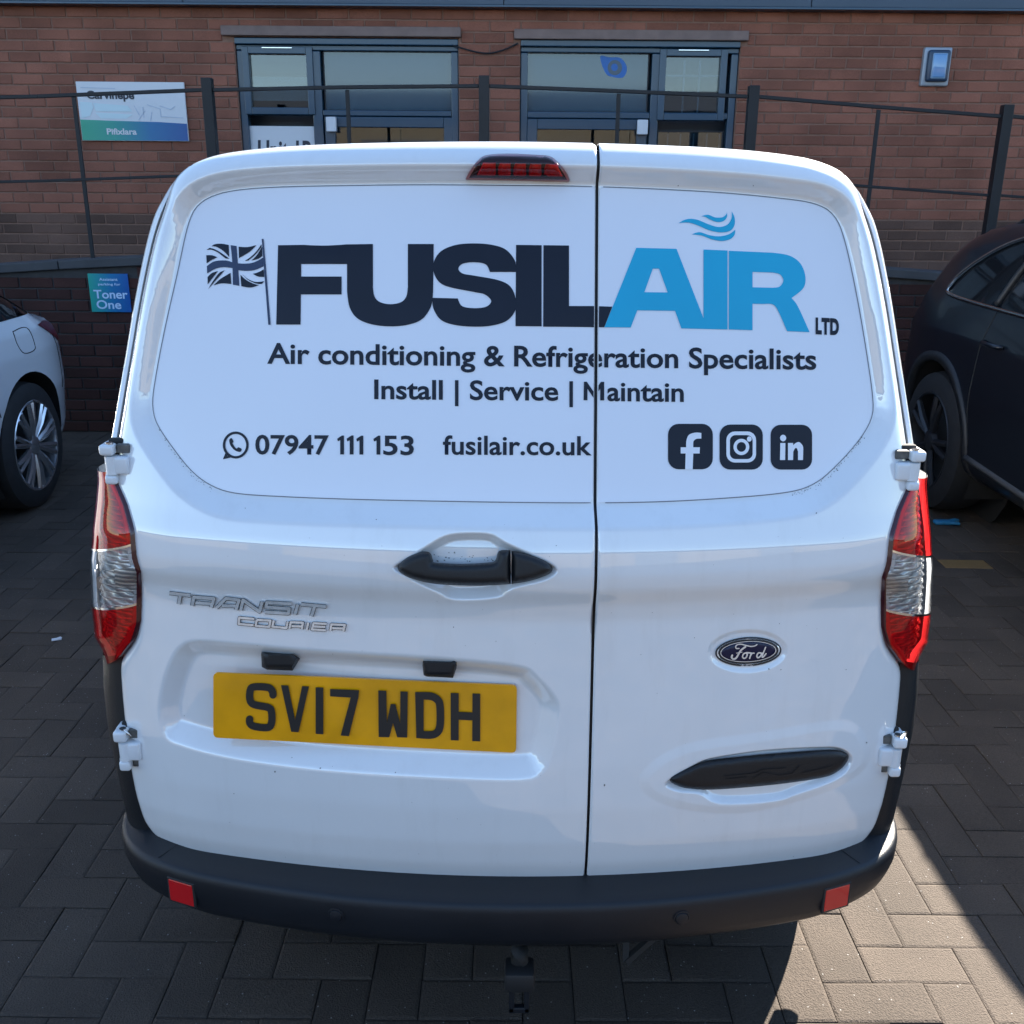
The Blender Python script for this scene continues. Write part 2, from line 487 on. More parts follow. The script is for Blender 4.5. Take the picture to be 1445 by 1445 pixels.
WIN_PX = [(722, 262), (600, 261), (500, 262), (400, 264), (340, 268), (303, 276), (280, 290), (266, 318), (250, 390), (232, 470),
          (219, 540), (216, 572), (222, 597), (245, 632), (272, 665), (300, 685), (332, 695), (400, 700), (600, 706), (722, 708),
          (900, 708), (1010, 703), (1110, 694), (1150, 681), (1180, 656), (1212, 620), (1229, 590), (1231, 562), (1221, 490),
          (1205, 400), (1190, 335), (1176, 304), (1150, 288), (1100, 280), (1000, 271), (850, 264)]
_w = xz(WIN_PX, -0.032)
WIN = resample(path([(a, b, 1) for a, b in _w], 5), 0.012)
PLATE_REC = resample(path([(*p, 1) for p in xz([(262, 902), (330, 903), (420, 911), (600, 922), (730, 934), (762, 952), (792, 990), (790, 1025),
            (779, 1072), (766, 1092), (735, 1102), (600, 1098), (450, 1088), (330, 1072), (262, 1055), (232, 1040), (222, 1000), (234, 940)], -0.004)], 4), 0.012)
HANDLE_REC = resample(path([(*p, 1) for p in xz([(552, 801), (580, 784), (613, 762), (640, 752), (690, 752), (714, 764), (748, 780), (778, 794), (789, 805),
            (772, 820), (725, 832), (704, 845), (640, 848), (612, 836), (575, 817)])], 4), 0.01)
TRIM_REC = resample(path([(*p, 1) for p in xz([(936, 1104), (980, 1076), (1010, 1066), (1080, 1056), (1150, 1052), (1185, 1053), (1203, 1066), (1197, 1086),
            (1175, 1102), (1125, 1120), (1095, 1130), (1015, 1134), (985, 1120), (955, 1117)])], 4), 0.01)
TRIM_RAISE = resample(path([(*p, 1) for p in xz([(900, 1095), (960, 1050), (1080, 1030), (1190, 1014), (1225, 1040), (1222, 1085), (1150, 1125), (1040, 1150), (930, 1135)])], 4), 0.014)
BADGE_REC = np.array(xz([tuple(p) for p in ngon(1055, 919, 58, 32, 28, -0.04)]))
_s0 = xz([(845.5, 262), (841, 700), (826.5, 1238)])
SEAM = np.polyfit(_s0[:, 1], _s0[:, 0], 1)          # x of the gap between the two doors as a line in z
def xseam(z): return np.polyval(SEAM, z)
GAP = 0.0048
def F(x, z, feat=True):
    sh = np.shape(x); x = np.ravel(x).astype(float); z = np.ravel(z).astype(float)
    y = base(x, z)
    P = np.stack([x, z], 1)
    R = Rz(z)
    near = (np.abs(x) > 0.45) | (z > 1.58) | (z < 0.62)
    s = np.full(len(x), 1.0)
    if near.any(): s[near] = -sdf(P[near], OUT)
    q = np.clip(R - s, 0, R)
    y = y + R - np.sqrt(np.maximum(R * R - q * q, 0))
    if not feat: return y.reshape(sh)
    m = z > 1.02
    if m.any():
        w = sdf(P[m], WIN)
        y[m] += 0.032 * (1 - ramp01(0.0, 0.036, w))
    def rec(poly, depth, width):
        lo, hi = poly.min(0) - 0.01, poly.max(0) + 0.01
        mm = (x > lo[0]) & (x < hi[0]) & (z > lo[1]) & (z < hi[1])
        if mm.any(): y[mm] += depth * ramp01(0.0, width, -sdf(P[mm], poly))
    rec(PLATE_REC, 0.026, 0.042)
    rec(HANDLE_REC, 0.024, 0.020)
    rec(TRIM_RAISE, -0.003, 0.022)
    rec(TRIM_REC, 0.012, 0.012)
    rec(BADGE_REC, 0.004, 0.010)
    d = np.abs(x - xseam(z)) - GAP / 2
    q = np.clip(0.004 - d, 0, 0.004)
    y += 0.004 - np.sqrt(np.maximum(1.6e-5 - q * q, 0))
    return y.reshape(sh)
def Fwin(x, z): return base(x, z) + 0.032
def Fplain(x, z): return F(x, z)
def normals_of(func, x, z, e=0.0015):
    nx = (func(x + e, z) - func(x - e, z)) / (2 * e); nz = (func(x, z + e) - func(x, z - e)) / (2 * e)
    n = np.stack([nx, -np.ones_like(nx), nz], 1)
    return n / np.linalg.norm(n, axis=1)[:, None]
def clip_half(poly, side, margin):
    """keep the part of an (x,z) outline left (-1) or right (+1) of the seam"""
    g = lambda p: side * (p[0] - xseam(p[1])) - margin
    out = []
    for a, b in zip(poly, np.roll(poly, -1, 0)):
        ga, gb = g(a), g(b)
        if ga >= 0: out.append(a)
        if (ga >= 0) != (gb >= 0): out.append(a + (b - a) * ga / (ga - gb))
    return np.array(out)

van = thing('van', 'white panel van seen from behind with air conditioning lettering on its rear doors', 'van', (0, 0, 0))

# ----------------------------------------------------------------- the two rear doors
doors = {}
for side, nm in ((-1, 'rear_door'), (1, 'rear_door')):
    poly = resample(clip_half(OUT, side, GAP / 2), 0.009)
    inn = np.array([0.0, 1.05])
    nn = np.roll(poly, -1, 0) - np.roll(poly, 1, 0); nn = np.stack([-nn[:, 1], nn[:, 0]], 1)
    nn /= np.linalg.norm(nn, axis=1)[:, None] + 1e-12
    test = poly + nn * 0.003
    if inside(test, [poly]).mean() < 0.5: nn = -nn
    ex = []
    for dd in (0.0012, 0.003, 0.006, 0.011, 0.018):
        q = poly + nn * dd
        ok = inside(q, [poly]) & (dist(q, poly) > dd * 0.9)
        ex.append(q[ok][:: (1 if dd < 0.01 else 1)])
    # rows of points that follow every pressing, so that its edges run clean
    for lp, wd, sgn in ((PLATE_REC, .042, -1), (HANDLE_REC, .020, -1), (TRIM_REC, .012, -1), (TRIM_RAISE, .022, -1), (BADGE_REC, .010, -1), (WIN, .036, 1)):
        rp_ = resample(lp, 0.0032)
        tn = np.roll(rp_, -1, 0) - np.roll(rp_, 1, 0); tn = np.stack([-tn[:, 1], tn[:, 0]], 1); tn /= np.linalg.norm(tn, axis=1)[:, None] + 1e-12
        if (inside(rp_ + tn * .003, [rp_]).mean() > .5) != (sgn < 0): tn = -tn
        for fr_ in (-.08, 0.0, .10, .22, .5, .78, .90, 1.0, 1.08):
            q = rp_ + tn * fr_ * wd
            ok = inside(q, [poly]) & (dist(q, poly) > .002)
            if fr_ > 0: ok &= dist(q, rp_) > .93 * fr_ * wd
            ex.append(q[ok])
    V, T = fill([poly], 0.0078, np.vstack(ex))
    y = F(V[:, 0], V[:, 1]); Nn = normals_of(F, V[:, 0], V[:, 1])
    P3 = np.stack([V[:, 0], y, V[:, 1]], 1)
    # returned edge of the door skin
    yb = F(poly[:, 0], poly[:, 1]); k = len(P3); m = len(poly)
    A = np.stack([poly[:, 0], yb, poly[:, 1]], 1); B = A + np.array([0, 0.035, 0])
    on = np.stack([-nn[:, 0], 0 * yb, -nn[:, 1]], 1)
    P3 = np.vstack([P3, A, B]); Nn = np.vstack([Nn, on, on])
    Q = [(k + i, k + (i + 1) % m, k + m + (i + 1) % m, k + m + i) for i in range(m)]
    me = mesh_np(nm, P3, [tuple(t) for t in T] + Q, normals=Nn)
    doors[side] = link(nm, me, M['paint'], van)
doors[-1]['label'] = 'wider left rear door with handle and yellow number plate'
doors[1]['label'] = 'narrower right rear door with oval badge and black pull recess'

# window panels, their dark edge line
for side in (-1, 1):
    wl = clip_half(WIN, side, GAP / 2 + 0.002)
    c = resample(wl, 0.012)
    V, T = fill([c], 0.03)
    fw = lambda x, z: F(x, z) - 0.0012
    y = fw(V[:, 0], V[:, 1])
    me = mesh_np('window_panel', np.stack([V[:, 0], y, V[:, 1]], 1), T, normals=normals_of(Fwin, V[:, 0], V[:, 1]))
    link('window_panel', me, M['vinyl_white'], doors[side])
    full = clip_half(WIN, side, GAP / 2 + 0.004)
    full = resample(full, 0.01)
    nn = np.roll(full, -1, 0) - np.roll(full, 1, 0); nn = np.stack([-nn[:, 1], nn[:, 0]], 1)
    nn /= np.linalg.norm(nn, axis=1)[:, None] + 1e-12
    if inside(full + nn * 0.004, [full]).mean() > 0.5: nn = -nn
    a = full - nn * 0.0004; b = full + nn * 0.0013
    farseam = np.abs(full[:, 0] - xseam(full[:, 1])) > GAP / 2 + 0.0043
    pa = np.stack([a[:, 0], F(a[:, 0], a[:, 1]) - 0.0018, a[:, 1]], 1); pb = np.stack([b[:, 0], F(b[:, 0], b[:, 1]) - 0.0012, b[:, 1]], 1)
    m = len(full); Q = [(i, (i + 1) % m, m + (i + 1) % m, m + i) for i in range(m) if farseam[i] and farseam[(i + 1) % m]]
    link('window_seal', mesh_np('window_seal', np.vstack([pa, pb]), Q, True), M['panel_edge'], doors[side])
# dark seal deep in the gap between the doors
zz = np.linspace(_h[-1, 1] + 0.01, _h[0, 1] - 0.012, 60)
g = MB(); xs = xseam(zz); yy = F(xs + 0.02, zz) + 0.012
g.loft([[(a - 0.012, b, c), (a + 0.012, b, c)] for a, b, c in zip(xs, yy, zz)])
g.build('door_seal', M['seam'], doors[1], True)

# ----------------------------------------------------------------- things laid on the doors
def split_link(name, V3, Fc, m, offset_parent=None, smooth=True):
    """link a printed mesh; what crosses the gap is cut there, each half going to its own door"""
    xmid = xseam(V3[:, 2])
    s = V3[:, 0] - xmid
    res = []
    for side in (-1, 1):
        if (s * side > GAP / 2).any():
            me = mesh_np(name, V3, Fc)
            bm = bmesh.new(); bm.from_mesh(me)
            if (s * side < GAP / 2).any():
                z0 = 1.3; p = Vector((float(xseam(z0)) + side * (GAP / 2 + 0.0015), 0, z0)); nrm = Vector((1, 0, -SEAM[0])).normalized() * side
                bmesh.ops.bisect_plane(bm, geom=bm.verts[:] + bm.edges[:] + bm.faces[:], plane_co=p, plane_no=nrm, clear_inner=True)
            if len(bm.faces) == 0: bm.free(); continue
            bm.to_mesh(me); bm.free()
            if smooth: me.shade_smooth()
            res.append(link(name, me, m, doors[side]))
    return res
def shape_px(name, loops, m, off=0.0022, union=False, step=None, func=None):
    V, T = fill([np.asarray(l, float) for l in loops], step, None, union)
    p = proj(V[:, 0], V[:, 1], off, func or Fwin)
    T = T[:, ::-1]
    return split_link(name, p, [tuple(t) for t in T], m)
def text_px(name, body, x0, x1, yb0, yb1, cap, m, bold=0.0, off=0.0022, func=None, sp=1.0, capn=0.70):
    V, Fc = text_shape(body, bold, 0, sp)
    u = (V[:, 0] - V[:, 0].min()) / (V[:, 0].max() - V[:, 0].min())
    px = x0 + u * (x1 - x0); py = yb0 + u * (yb1 - yb0) - V[:, 1] / capn * cap
    p = proj(px, py, off, func or Fwin)
    return split_link(name, p, Fc, m)
def Z(s, ox, oy, pts):
    return [((p[0] / s + ox), (p[1] / s + oy), *p[2:]) for p in pts]
def ZP(s, ox, oy, pts, n=6): return path(Z(s, ox, oy, pts), n)
# big dark letters F U (joined), S, I, L
za = (2.3306, 240, 240)
shape_px('lettering', [ZP(*za, [(355, 247), (667, 243), (667, 385), (672, 415, 1), (690, 434, 1), (725, 441, 1), (760, 434, 1), (777, 415, 1), (782, 385), (782, 243), (867, 243),
        (865, 400), (858, 448, 1), (830, 489, 1), (785, 508, 1), (725, 514, 1), (662, 507, 1), (615, 487, 1), (590, 450, 1), (582, 400), (582, 309), (431, 309), (431, 350), (564, 350), (564, 409), (430, 409), (429, 508), (349, 508)])],
         M['navy'], step=14)
shape_px('lettering', [ZP(*za, [(1052, 335), (1138, 335), (1134, 298, 1), (1105, 262, 1), (1060, 246, 1), (1000, 241, 1), (940, 246, 1), (892, 266, 1), (868, 300, 1), (867, 335, 1), (885, 368, 1), (920, 385, 1), (1000, 401, 1),
        (1035, 409, 1), (1056, 430, 1), (1040, 449, 1), (1000, 454, 1), (960, 447, 1), (946, 422), (862, 420), (866, 455, 1), (890, 492, 1), (935, 509, 1), (1000, 515, 1), (1060, 511, 1), (1108, 495, 1), (1135, 462, 1),
        (1137, 425, 1), (1120, 384, 1), (1080, 362, 1), (1000, 347, 1), (962, 340, 1), (948, 324, 1), (962, 308, 1), (1000, 303, 1), (1038, 310, 1)])], M['navy'], step=14)
shape_px('lettering', [ZP(*za, [(1138, 246), (1222, 247), (1222, 514), (1136, 513)])], M['navy'], step=14)
zb = (2.89, 800, 240)
L1 = ZP(*za, [(1228, 247), (1312, 248), (1312, 447), (1398, 447)]); L2 = ZP(*zb, [(185, 557), (152, 641)]); L3 = ZP(*za, [(1227, 515)])
shape_px('lettering', [np.vstack([L1, L2, L3])], M['navy'], step=14)
# blue letters A I (joined), R
shape_px('lettering', [ZP(*zb, [(153, 641), (283, 317), (447, 321), (557, 604), (557, 324), (655, 328), (655, 650), (467, 646), (441, 574), (287, 572), (260, 642)]),
                       ZP(*zb, [(350, 402), (376, 402), (411, 499), (316, 498)])], M['sky_blue'], step=14)
shape_px('lettering', [ZP(*zb, [(661, 329), (840, 337), (905, 348, 1), (950, 378, 1), (972, 430, 1), (965, 480, 1), (916, 522), (942, 556, 1), (990, 661), (898, 657), (862, 575, 1), (840, 548, 1), (800, 546), (757, 545), (757, 653), (660, 650)]),
                       ZP(*zb, [(757, 415), (840, 418), (870, 426, 1), (883, 450, 1), (868, 475, 1), (840, 480), (757, 478)])], M['sky_blue'], step=14)
for w in ([(455, 216), (490, 200, 1), (530, 202, 1), (580, 222, 1), (620, 232, 1), (655, 222, 1), (672, 195, 1), (672, 168), (684, 195, 1), (683, 225, 1), (665, 248, 1), (625, 254, 1), (580, 245, 1), (530, 224, 1), (495, 214, 1)],
          [(548, 188), (575, 182, 1), (605, 193, 1), (635, 192, 1), (650, 180, 1), (652, 170), (653, 190, 1), (640, 207, 1), (615, 212, 1), (585, 202, 1), (565, 191, 1)],
          [(510, 262), (540, 253, 1), (580, 265, 1), (620, 270, 1), (660, 262, 1), (687, 243), (683, 265, 1), (665, 282, 1), (630, 289, 1), (590, 282, 1), (550, 267, 1)]):
    shape_px('air_wave_mark', [ZP(*zb, w)], M['sky_blue'])
text_px('lettering', 'LTD', 1151, 1184, 470, 471.5, 21, M['navy'], 0.055, sp=1.12)
text_px('lettering', 'Air conditioning & Refrigeration Specialists', 377, 1152, 512.5, 521, 28.5, M['navy'], 0.020)
text_px('lettering', 'Install | Service |', 528, 808.5, 562.5, 565, 27, M['navy'], 0.020)
text_px('lettering', 'aintain', 857, 965, 565.2, 566.5, 27, M['navy'], 0.020)
shape_px('lettering', [path([(823.5, 564.8), (824, 538.6), (828, 538.6), (838, 553), (848, 538.8), (852.6, 538.8), (852.6, 565), (847, 565), (847, 548.5), (838.5, 561), (837.2, 561), (829, 548.5), (829, 564.8)])], M['navy'])
zn = (4.817, 300, 590)
text_px('lettering', '07947', 360.2, 464, 640.4, 640.9, 26.6, M['navy'], 0.020)
text_px('lettering', '53', 540.8, 584, 641.3, 641.6, 26.6, M['navy'], 0.020)
for x0, x1, t, b in ((847, 893, 118, 247), (911, 958, 118, 247), (977, 1024, 119, 248), (1093, 1140, 119, 248)):
    shape_px('lettering', [ZP(*zn, [(x0, t + 22), (x1 - 14, t), (x1, t), (x1, b), (x1 - 26, b), (x1 - 26, t + 32), (x0 + 4, t + 40)])], M['navy'])
text_px('lettering', 'fusilair.co.uk', 625, 835, 641, 642, 26.5, M['navy'], 0.018)
# flag with its pole
zf = (9.967, 280, 325)
flag = [[(185, 222), (230, 195, 1), (320, 188, 1), (425, 205), (432, 375), (350, 290, 1), (250, 232, 1)],
        [(565, 230), (690, 235, 1), (815, 208), (720, 300, 1), (570, 390)],
        [(112, 275), (160, 245), (250, 275, 1), (360, 345, 1), (435, 400), (380, 395), (270, 310, 1), (180, 272, 1)],
        [(110, 350), (190, 350, 1), (265, 378), (180, 420, 1), (115, 465)],
        [(128, 655), (190, 600, 1), (275, 572), (190, 680, 1), (130, 760)],
        [(135, 830), (200, 720, 1), (290, 600, 1), (370, 562), (300, 640, 1), (220, 730, 1)],
        [(212, 775), (300, 690, 1), (450, 598), (462, 755), (350, 745, 1), (280, 752)],
        [(590, 625), (660, 690, 1), (760, 745, 1), (850, 770), (760, 800, 1), (690, 802, 1), (602, 785)],
        [(600, 600), (690, 680, 1), (800, 725, 1), (925, 715), (890, 755), (800, 745, 1), (690, 690, 1)],
        [(762, 612), (840, 590, 1), (918, 548), (925, 655), (840, 650, 1)],
        [(745, 425), (820, 350, 1), (895, 230), (898, 360), (840, 400, 1)],
        [(652, 430), (740, 370, 1), (820, 290, 1), (885, 195), (885, 235), (800, 340, 1), (700, 425)]]
shape_px('flag_emblem', [ZP(*zf, f, 4) for f in flag], M['navy'], union=True)
shape_px('flag_cross', [ZP(*zf, [(118, 505), (200, 445, 1), (290, 425, 1), (400, 425, 1), (500, 455, 1), (640, 468, 1), (780, 450, 1), (915, 380), (915, 505), (800, 555, 1), (680, 570, 1), (560, 560, 1), (470, 530, 1), (350, 518, 1), (240, 540, 1), (122, 605)], 4),
         ZP(*zf, [(452, 208), (535, 220), (550, 430, 1), (575, 780), (485, 765), (474, 430, 1)], 4)], M['navy_grey'], union=True)
shape_px('flag_pole', [ZP(*zf, [(890, 120), (915, 120), (1015, 1328), (982, 1328)])], M['navy_grey'], off=0.0026)
# speech-bubble phone mark
zw = (4.817, 300, 590)
shape_px('phone_mark', [ZP(*zw, [(p[0], p[1]) for p in ngon(157, 183, 88, 92, 36)]), ZP(*zw, [(p[0], p[1]) for p in ngon(157, 183, 71, 75, 36)])], M['navy'])
shape_px('phone_mark', [ZP(*zw, [(70, 280), (92, 224), (108, 236), (98, 258), (125, 250), (140, 264)])], M['navy'], off=0.0026)
shape_px('phone_mark', [ZP(*zw, [(113, 150, 1), (128, 136, 1), (142, 160, 1), (136, 172, 1), (160, 206, 1), (176, 198, 1), (198, 212, 1), (185, 230, 1), (150, 218, 1), (122, 186, 1)])], M['navy'])
# square social marks
zs = (6.2826, 930, 585)
def sq(name, x0, y0, x1, y1, r): shape_px(name, [ZP(*zs, [tuple(p) for p in rrect(x0, y0, x1, y1, r)])], M['navy'], step=14)
sq('social_mark', 80, 82, 477, 485, 95); sq('social_mark', 537, 88, 920, 488, 95); sq('social_mark', 990, 90, 1357, 488, 90)
WH = M['vinyl_white']
shape_px('social_mark_glyph', [ZP(*zs, [(232, 486), (236, 345), (192, 345), (192, 290), (240, 290), (243, 230, 1), (265, 180, 1), (320, 160, 1), (375, 163), (375, 213), (330, 216, 1), (305, 240, 1), (303, 290), (362, 290), (360, 345), (303, 345), (298, 486)])], WH, off=0.0029)
shape_px('social_mark_glyph', [ZP(*zs, [tuple(p) for p in rrect(597, 150, 860, 425, 75)]), ZP(*zs, [tuple(p) for p in rrect(628, 182, 830, 395, 50)])], WH, off=0.0029)
shape_px('social_mark_glyph', [ZP(*zs, [tuple(p) for p in ngon(730, 287, 70, 72)]), ZP(*zs, [tuple(p) for p in ngon(730, 287, 41, 43)])], WH, off=0.0029)
shape_px('social_mark_glyph', [ZP(*zs, [tuple(p) for p in ngon(800, 217, 21, 23)])], WH, off=0.0032)
shape_px('social_mark_glyph', [ZP(*zs, [tuple(p) for p in ngon(1100, 208, 27, 29)]), ZP(*zs, [(1075, 252), (1120, 252), (1118, 403), (1072, 403)]),
         ZP(*zs, [(1143, 403), (1143, 252), (1188, 252), (1190, 272), (1215, 250, 1), (1245, 245, 1), (1275, 280, 1), (1278, 330), (1276, 403), (1232, 403), (1232, 330), (1222, 300, 1), (1205, 300, 1), (1190, 330), (1188, 403)])], WH, off=0.0029)

def pad(name, outline, m, h, w, parent, func=None, step=6.0, off=0.0, holes=(), angle=60):
    """raised piece on the surface: rises over w pixels from its edge to a height h"""
    loops = [np.asarray(outline, float)] + [np.asarray(q, float) for q in holes]
    ex = []
    for dd in (0.12, 0.35, 0.7):
        for lp in loops:
            nn = np.roll(lp, -1, 0) - np.roll(lp, 1, 0); nn = np.stack([-nn[:, 1], nn[:, 0]], 1); nn /= np.linalg.norm(nn, axis=1)[:, None] + 1e-9
            for sg in (1, -1):
                q = lp + sg * nn * dd * w
                ok = inside(q, loops) & (np.min([dist(q, l) for l in loops], axis=0) > dd * w * 0.85)
                ex.append(q[ok])
    V, T = fill(loops, step, np.vstack(ex) if ex else None)
    s = np.min([dist(V, l) for l in loops], axis=0)
    q = np.clip(1 - s / w, 0, 1)
    o = -0.002 + off + (h + 0.002) * np.sqrt(np.maximum(1 - q * q, 0))
    p = proj(V[:, 0], V[:, 1], o, func or F)
    me = mesh_np(name, p, [tuple(t) for t in T[:, ::-1]], True)
    me.set_sharp_from_angle(angle=R_(angle))
    return link(name, me, m, parent)
# door handle with lock cover
zh = (4.25, 520, 720)
hl = ZP(*zh, [(175, 345, 1), (185, 318, 1), (240, 275, 1), (310, 250, 1), (350, 248, 1), (375, 262, 1), (388, 300, 1), (405, 314, 1), (560, 321, 1), (720, 313, 1), (760, 300, 1), (775, 255, 1), (795, 240, 1), (852, 239), (853, 443), (700, 453, 1), (560, 452, 1), (400, 442, 1), (260, 412, 1), (190, 375, 1)], 5)
lk = ZP(*zh, [(858, 243), (930, 256, 1), (1010, 280, 1), (1075, 312, 1), (1103, 350, 1), (1085, 380, 1), (1010, 412, 1), (930, 432, 1), (858, 443)], 5)
Fh = lambda x, z: base(x, z) + 0.004
pad('door_handle', hl, M['black_plastic'], 0.022, 9, doors[-1], Fh, 4)
pad('lock_cover', lk, M['black_plastic'], 0.020, 9, doors[-1], Fh, 4)
# right-hand pull recess cover
zt = (3.6125, 900, 860)
pt = ZP(*zt, [(162, 868, 1), (185, 840, 1), (280, 795, 1), (370, 768, 1), (600, 742, 1), (850, 722, 1), (980, 715, 1), (1040, 722, 1), (1074, 745, 1), (1062, 785, 1), (1020, 825, 1), (940, 858, 1), (700, 893, 1), (400, 918, 1), (260, 913, 1), (190, 893, 1)], 5)
Ft = lambda x, z: base(x, z) + 0.001
pad('pull_recess_cover', pt, M['black_plastic'], 0.010, 10, doors[1], Ft, 5)
for lines in ([[(440, 855), (600, 838), (640, 820), (760, 812)], [(590, 868), (640, 835), (720, 850), (790, 840), (830, 800)], [(840, 838), (1000, 800)], [(450, 870), (560, 858)]],):
    polys = sum([stroke(Z(*zt, [(a, b) for a, b in l]), 1.6) for l in lines], [])
    shape_px('moulded_mark', polys, M['black_plastic'], off=0.0125, union=True, func=Ft)
# number plate lamps
zp = (2.408, 200, 800)
for q in ([(405, 286), (515, 293), (538, 312), (512, 353), (425, 349), (408, 340)], [(951, 311), (1062, 315), (1077, 322), (1058, 377), (970, 373), (958, 368)]):
    pad('plate_lamp', ZP(*zp, q), M['black_plastic'], 0.020, 4, doors[-1], lambda x, z: base(x, z) + 0.018, 4)
# number plate, flat
_c = np.array([(243, 360), (1275, 403), (1272, 632), (243, 580)], float) / 2.408 + [200, 800]
_p4 = proj(_c[:, 0], _c[:, 1], 0.004, lambda x, z: base(x, z) + 0.026)
_cf = np.linalg.lstsq(np.c_[np.ones(4), _p4[:, 2]], _p4[:, 1] - 0.05 * _p4[:, 0] ** 2, rcond=None)[0]
Fp = lambda x, z: _cf[0] + _cf[1] * z + 0.05 * x * x          # the plate is bowed with the door
_gx, _gz = np.meshgrid(np.linspace(_p4[:, 0].min() + .02, _p4[:, 0].max() - .02, 12), np.linspace(_p4[:, 2].min() + .02, _p4[:, 2].max() - .02, 8))
_cf[0] -= max(0.0, float((Fp(_gx, _gz) - F(_gx, _gz)).max()) + 0.002)
pl = []
for i in range(4):
    a, b, c = _c[i - 1], _c[i], _c[(i + 1) % 4]
    u = (a - b) / np.linalg.norm(a - b); v = (c - b) / np.linalg.norm(c - b)
    for t in np.linspace(0, 1, 6): pl.append(b + 7 * (u * (1 - t) ** 2 + v * t ** 2))
pl = np.array(pl)
Vp, Tp = fill([pl]); kf = len(Vp); kk = len(pl)
ptop = proj(Vp[:, 0], Vp[:, 1], 0.004, Fp); pb = proj(pl[:, 0], pl[:, 1], 0.004, Fp)
Qp = [tuple(t[::-1]) for t in Tp] + [(kf + i, kf + (i + 1) % kk, kf + kk + (i + 1) % kk, kf + kk + i) for i in range(kk)]
plate = link('number_plate', mesh_np('number_plate', np.vstack([ptop, pb, pb + [0, .004, 0]]), Qp), M['plate'], doors[-1])
pc = []
pc += stroke(openpath([(446, 438), (444, 424), (430, 410), (380, 408), (368, 422), (368, 452), (382, 468), (430, 478), (441, 494), (441, 530), (428, 546), (382, 542), (367, 530), (367, 514)], 4), 25)
pc += [np.array([(473, 402), (498, 403), (521, 520), (545, 405), (568, 406), (533, 562), (508, 560)])]
pc += [np.array([(591, 409), (617, 410), (617, 569), (591, 567)])]
pc += [np.array([(640, 415), (738, 419), (737, 440), (704, 575), (676, 573), (710, 444), (640, 440)])]
pc += [np.array([(804, 420), (831, 421), (833, 530), (846, 466), (862, 466), (878, 532), (879, 423), (904, 424), (902, 580), (868, 579), (854, 530), (841, 579), (805, 578)])]
pc += stroke(openpath([(945, 438), (985, 440), (1008, 455), (1014, 480), (1014, 535), (1006, 560), (985, 571), (946, 570)], 4), 26)
pc += [np.array([(929, 425), (958, 426), (958, 583), (933, 582)])]
pc += [np.array([(1050, 428), (1077, 429), (1077, 590), (1050, 589)]), np.array([(1124, 430), (1150, 431), (1150, 593), (1123, 592)]), np.array([(1070, 492), (1130, 495), (1130, 522), (1070, 519)])]
pc = [q / 2.408 + [200, 800] for q in pc]
V, T = fill(pc, None, None, True)
link('plate_characters', mesh_np('plate_characters', proj(V[:, 0], V[:, 1], 0.0050, Fp), [tuple(t) for t in T[:, ::-1]]), M['plate_black'], doors[-1])
# chrome name badges
zc = (5.16, 225, 820)
def chrome(name, lines, w, h, base_off=0.0):
    polys = []
    for l in lines: polys += stroke(Z(*zc, l), w / zc[0])
    V, T = fill(polys, None, None, True)
    top = proj(V[:, 0], V[:, 1], h, F); bot = proj(V[:, 0], V[:, 1], -0.001, F)
    cnt = {}
    for t in T:
        for a, b in ((t[0], t[1]), (t[1], t[2]), (t[2], t[0])): cnt[(a, b)] = 1
    n = len(V); Q = [tuple(t[::-1]) for t in T]
    # rounded shoulders: the outline of the top is drawn in a little
    edge = [(a, b) for (a, b) in cnt if (b, a) not in cnt]
    Q += [(a, b, n + b, n + a) for a, b in edge]
    me = mesh_np(name, np.vstack([top, bot]), Q)
    return me
TR = [[(72, 88), (225, 106)], [(152, 100), (140, 168)], [(238, 180), (250, 116), (396, 128), (376, 192)], [(262, 158), (372, 166)],
      [(415, 196), (482, 126), (580, 138), (556, 210)], [(455, 180), (560, 182)], [(592, 212), (608, 138), (728, 222), (748, 150)],
      [(962, 166), (782, 156), (775, 190), (945, 202), (938, 236), (768, 226)], [(1008, 170), (986, 244)], [(1032, 170), (1212, 186)], [(1130, 182), (1106, 256)]]
CO = [[(690, 276), (582, 266), (576, 312), (686, 322)], [(708, 282), (808, 288), (800, 334), (700, 326), (708, 282)], [(832, 286), (822, 332), (924, 342), (934, 294)],
      [(946, 346), (956, 300), (1044, 303), (1036, 350)], [(962, 328), (1036, 331)], [(1084, 302), (1072, 354)], [(1216, 312), (1122, 307), (1110, 352), (1210, 358)], [(1118, 330), (1206, 334)],
      [(1244, 362), (1252, 315), (1350, 320), (1338, 366)], [(1258, 342), (1340, 346)]]
for lns, w in ((TR, 23), (CO, 16)):
    link('name_badge_edge', chrome('name_badge_edge', lns, w + 7, 0.0022), M['seam'], doors[-1])
    link('name_badge', chrome('name_badge', lns, w, 0.0045), M['badge_chrome'], doors[-1])
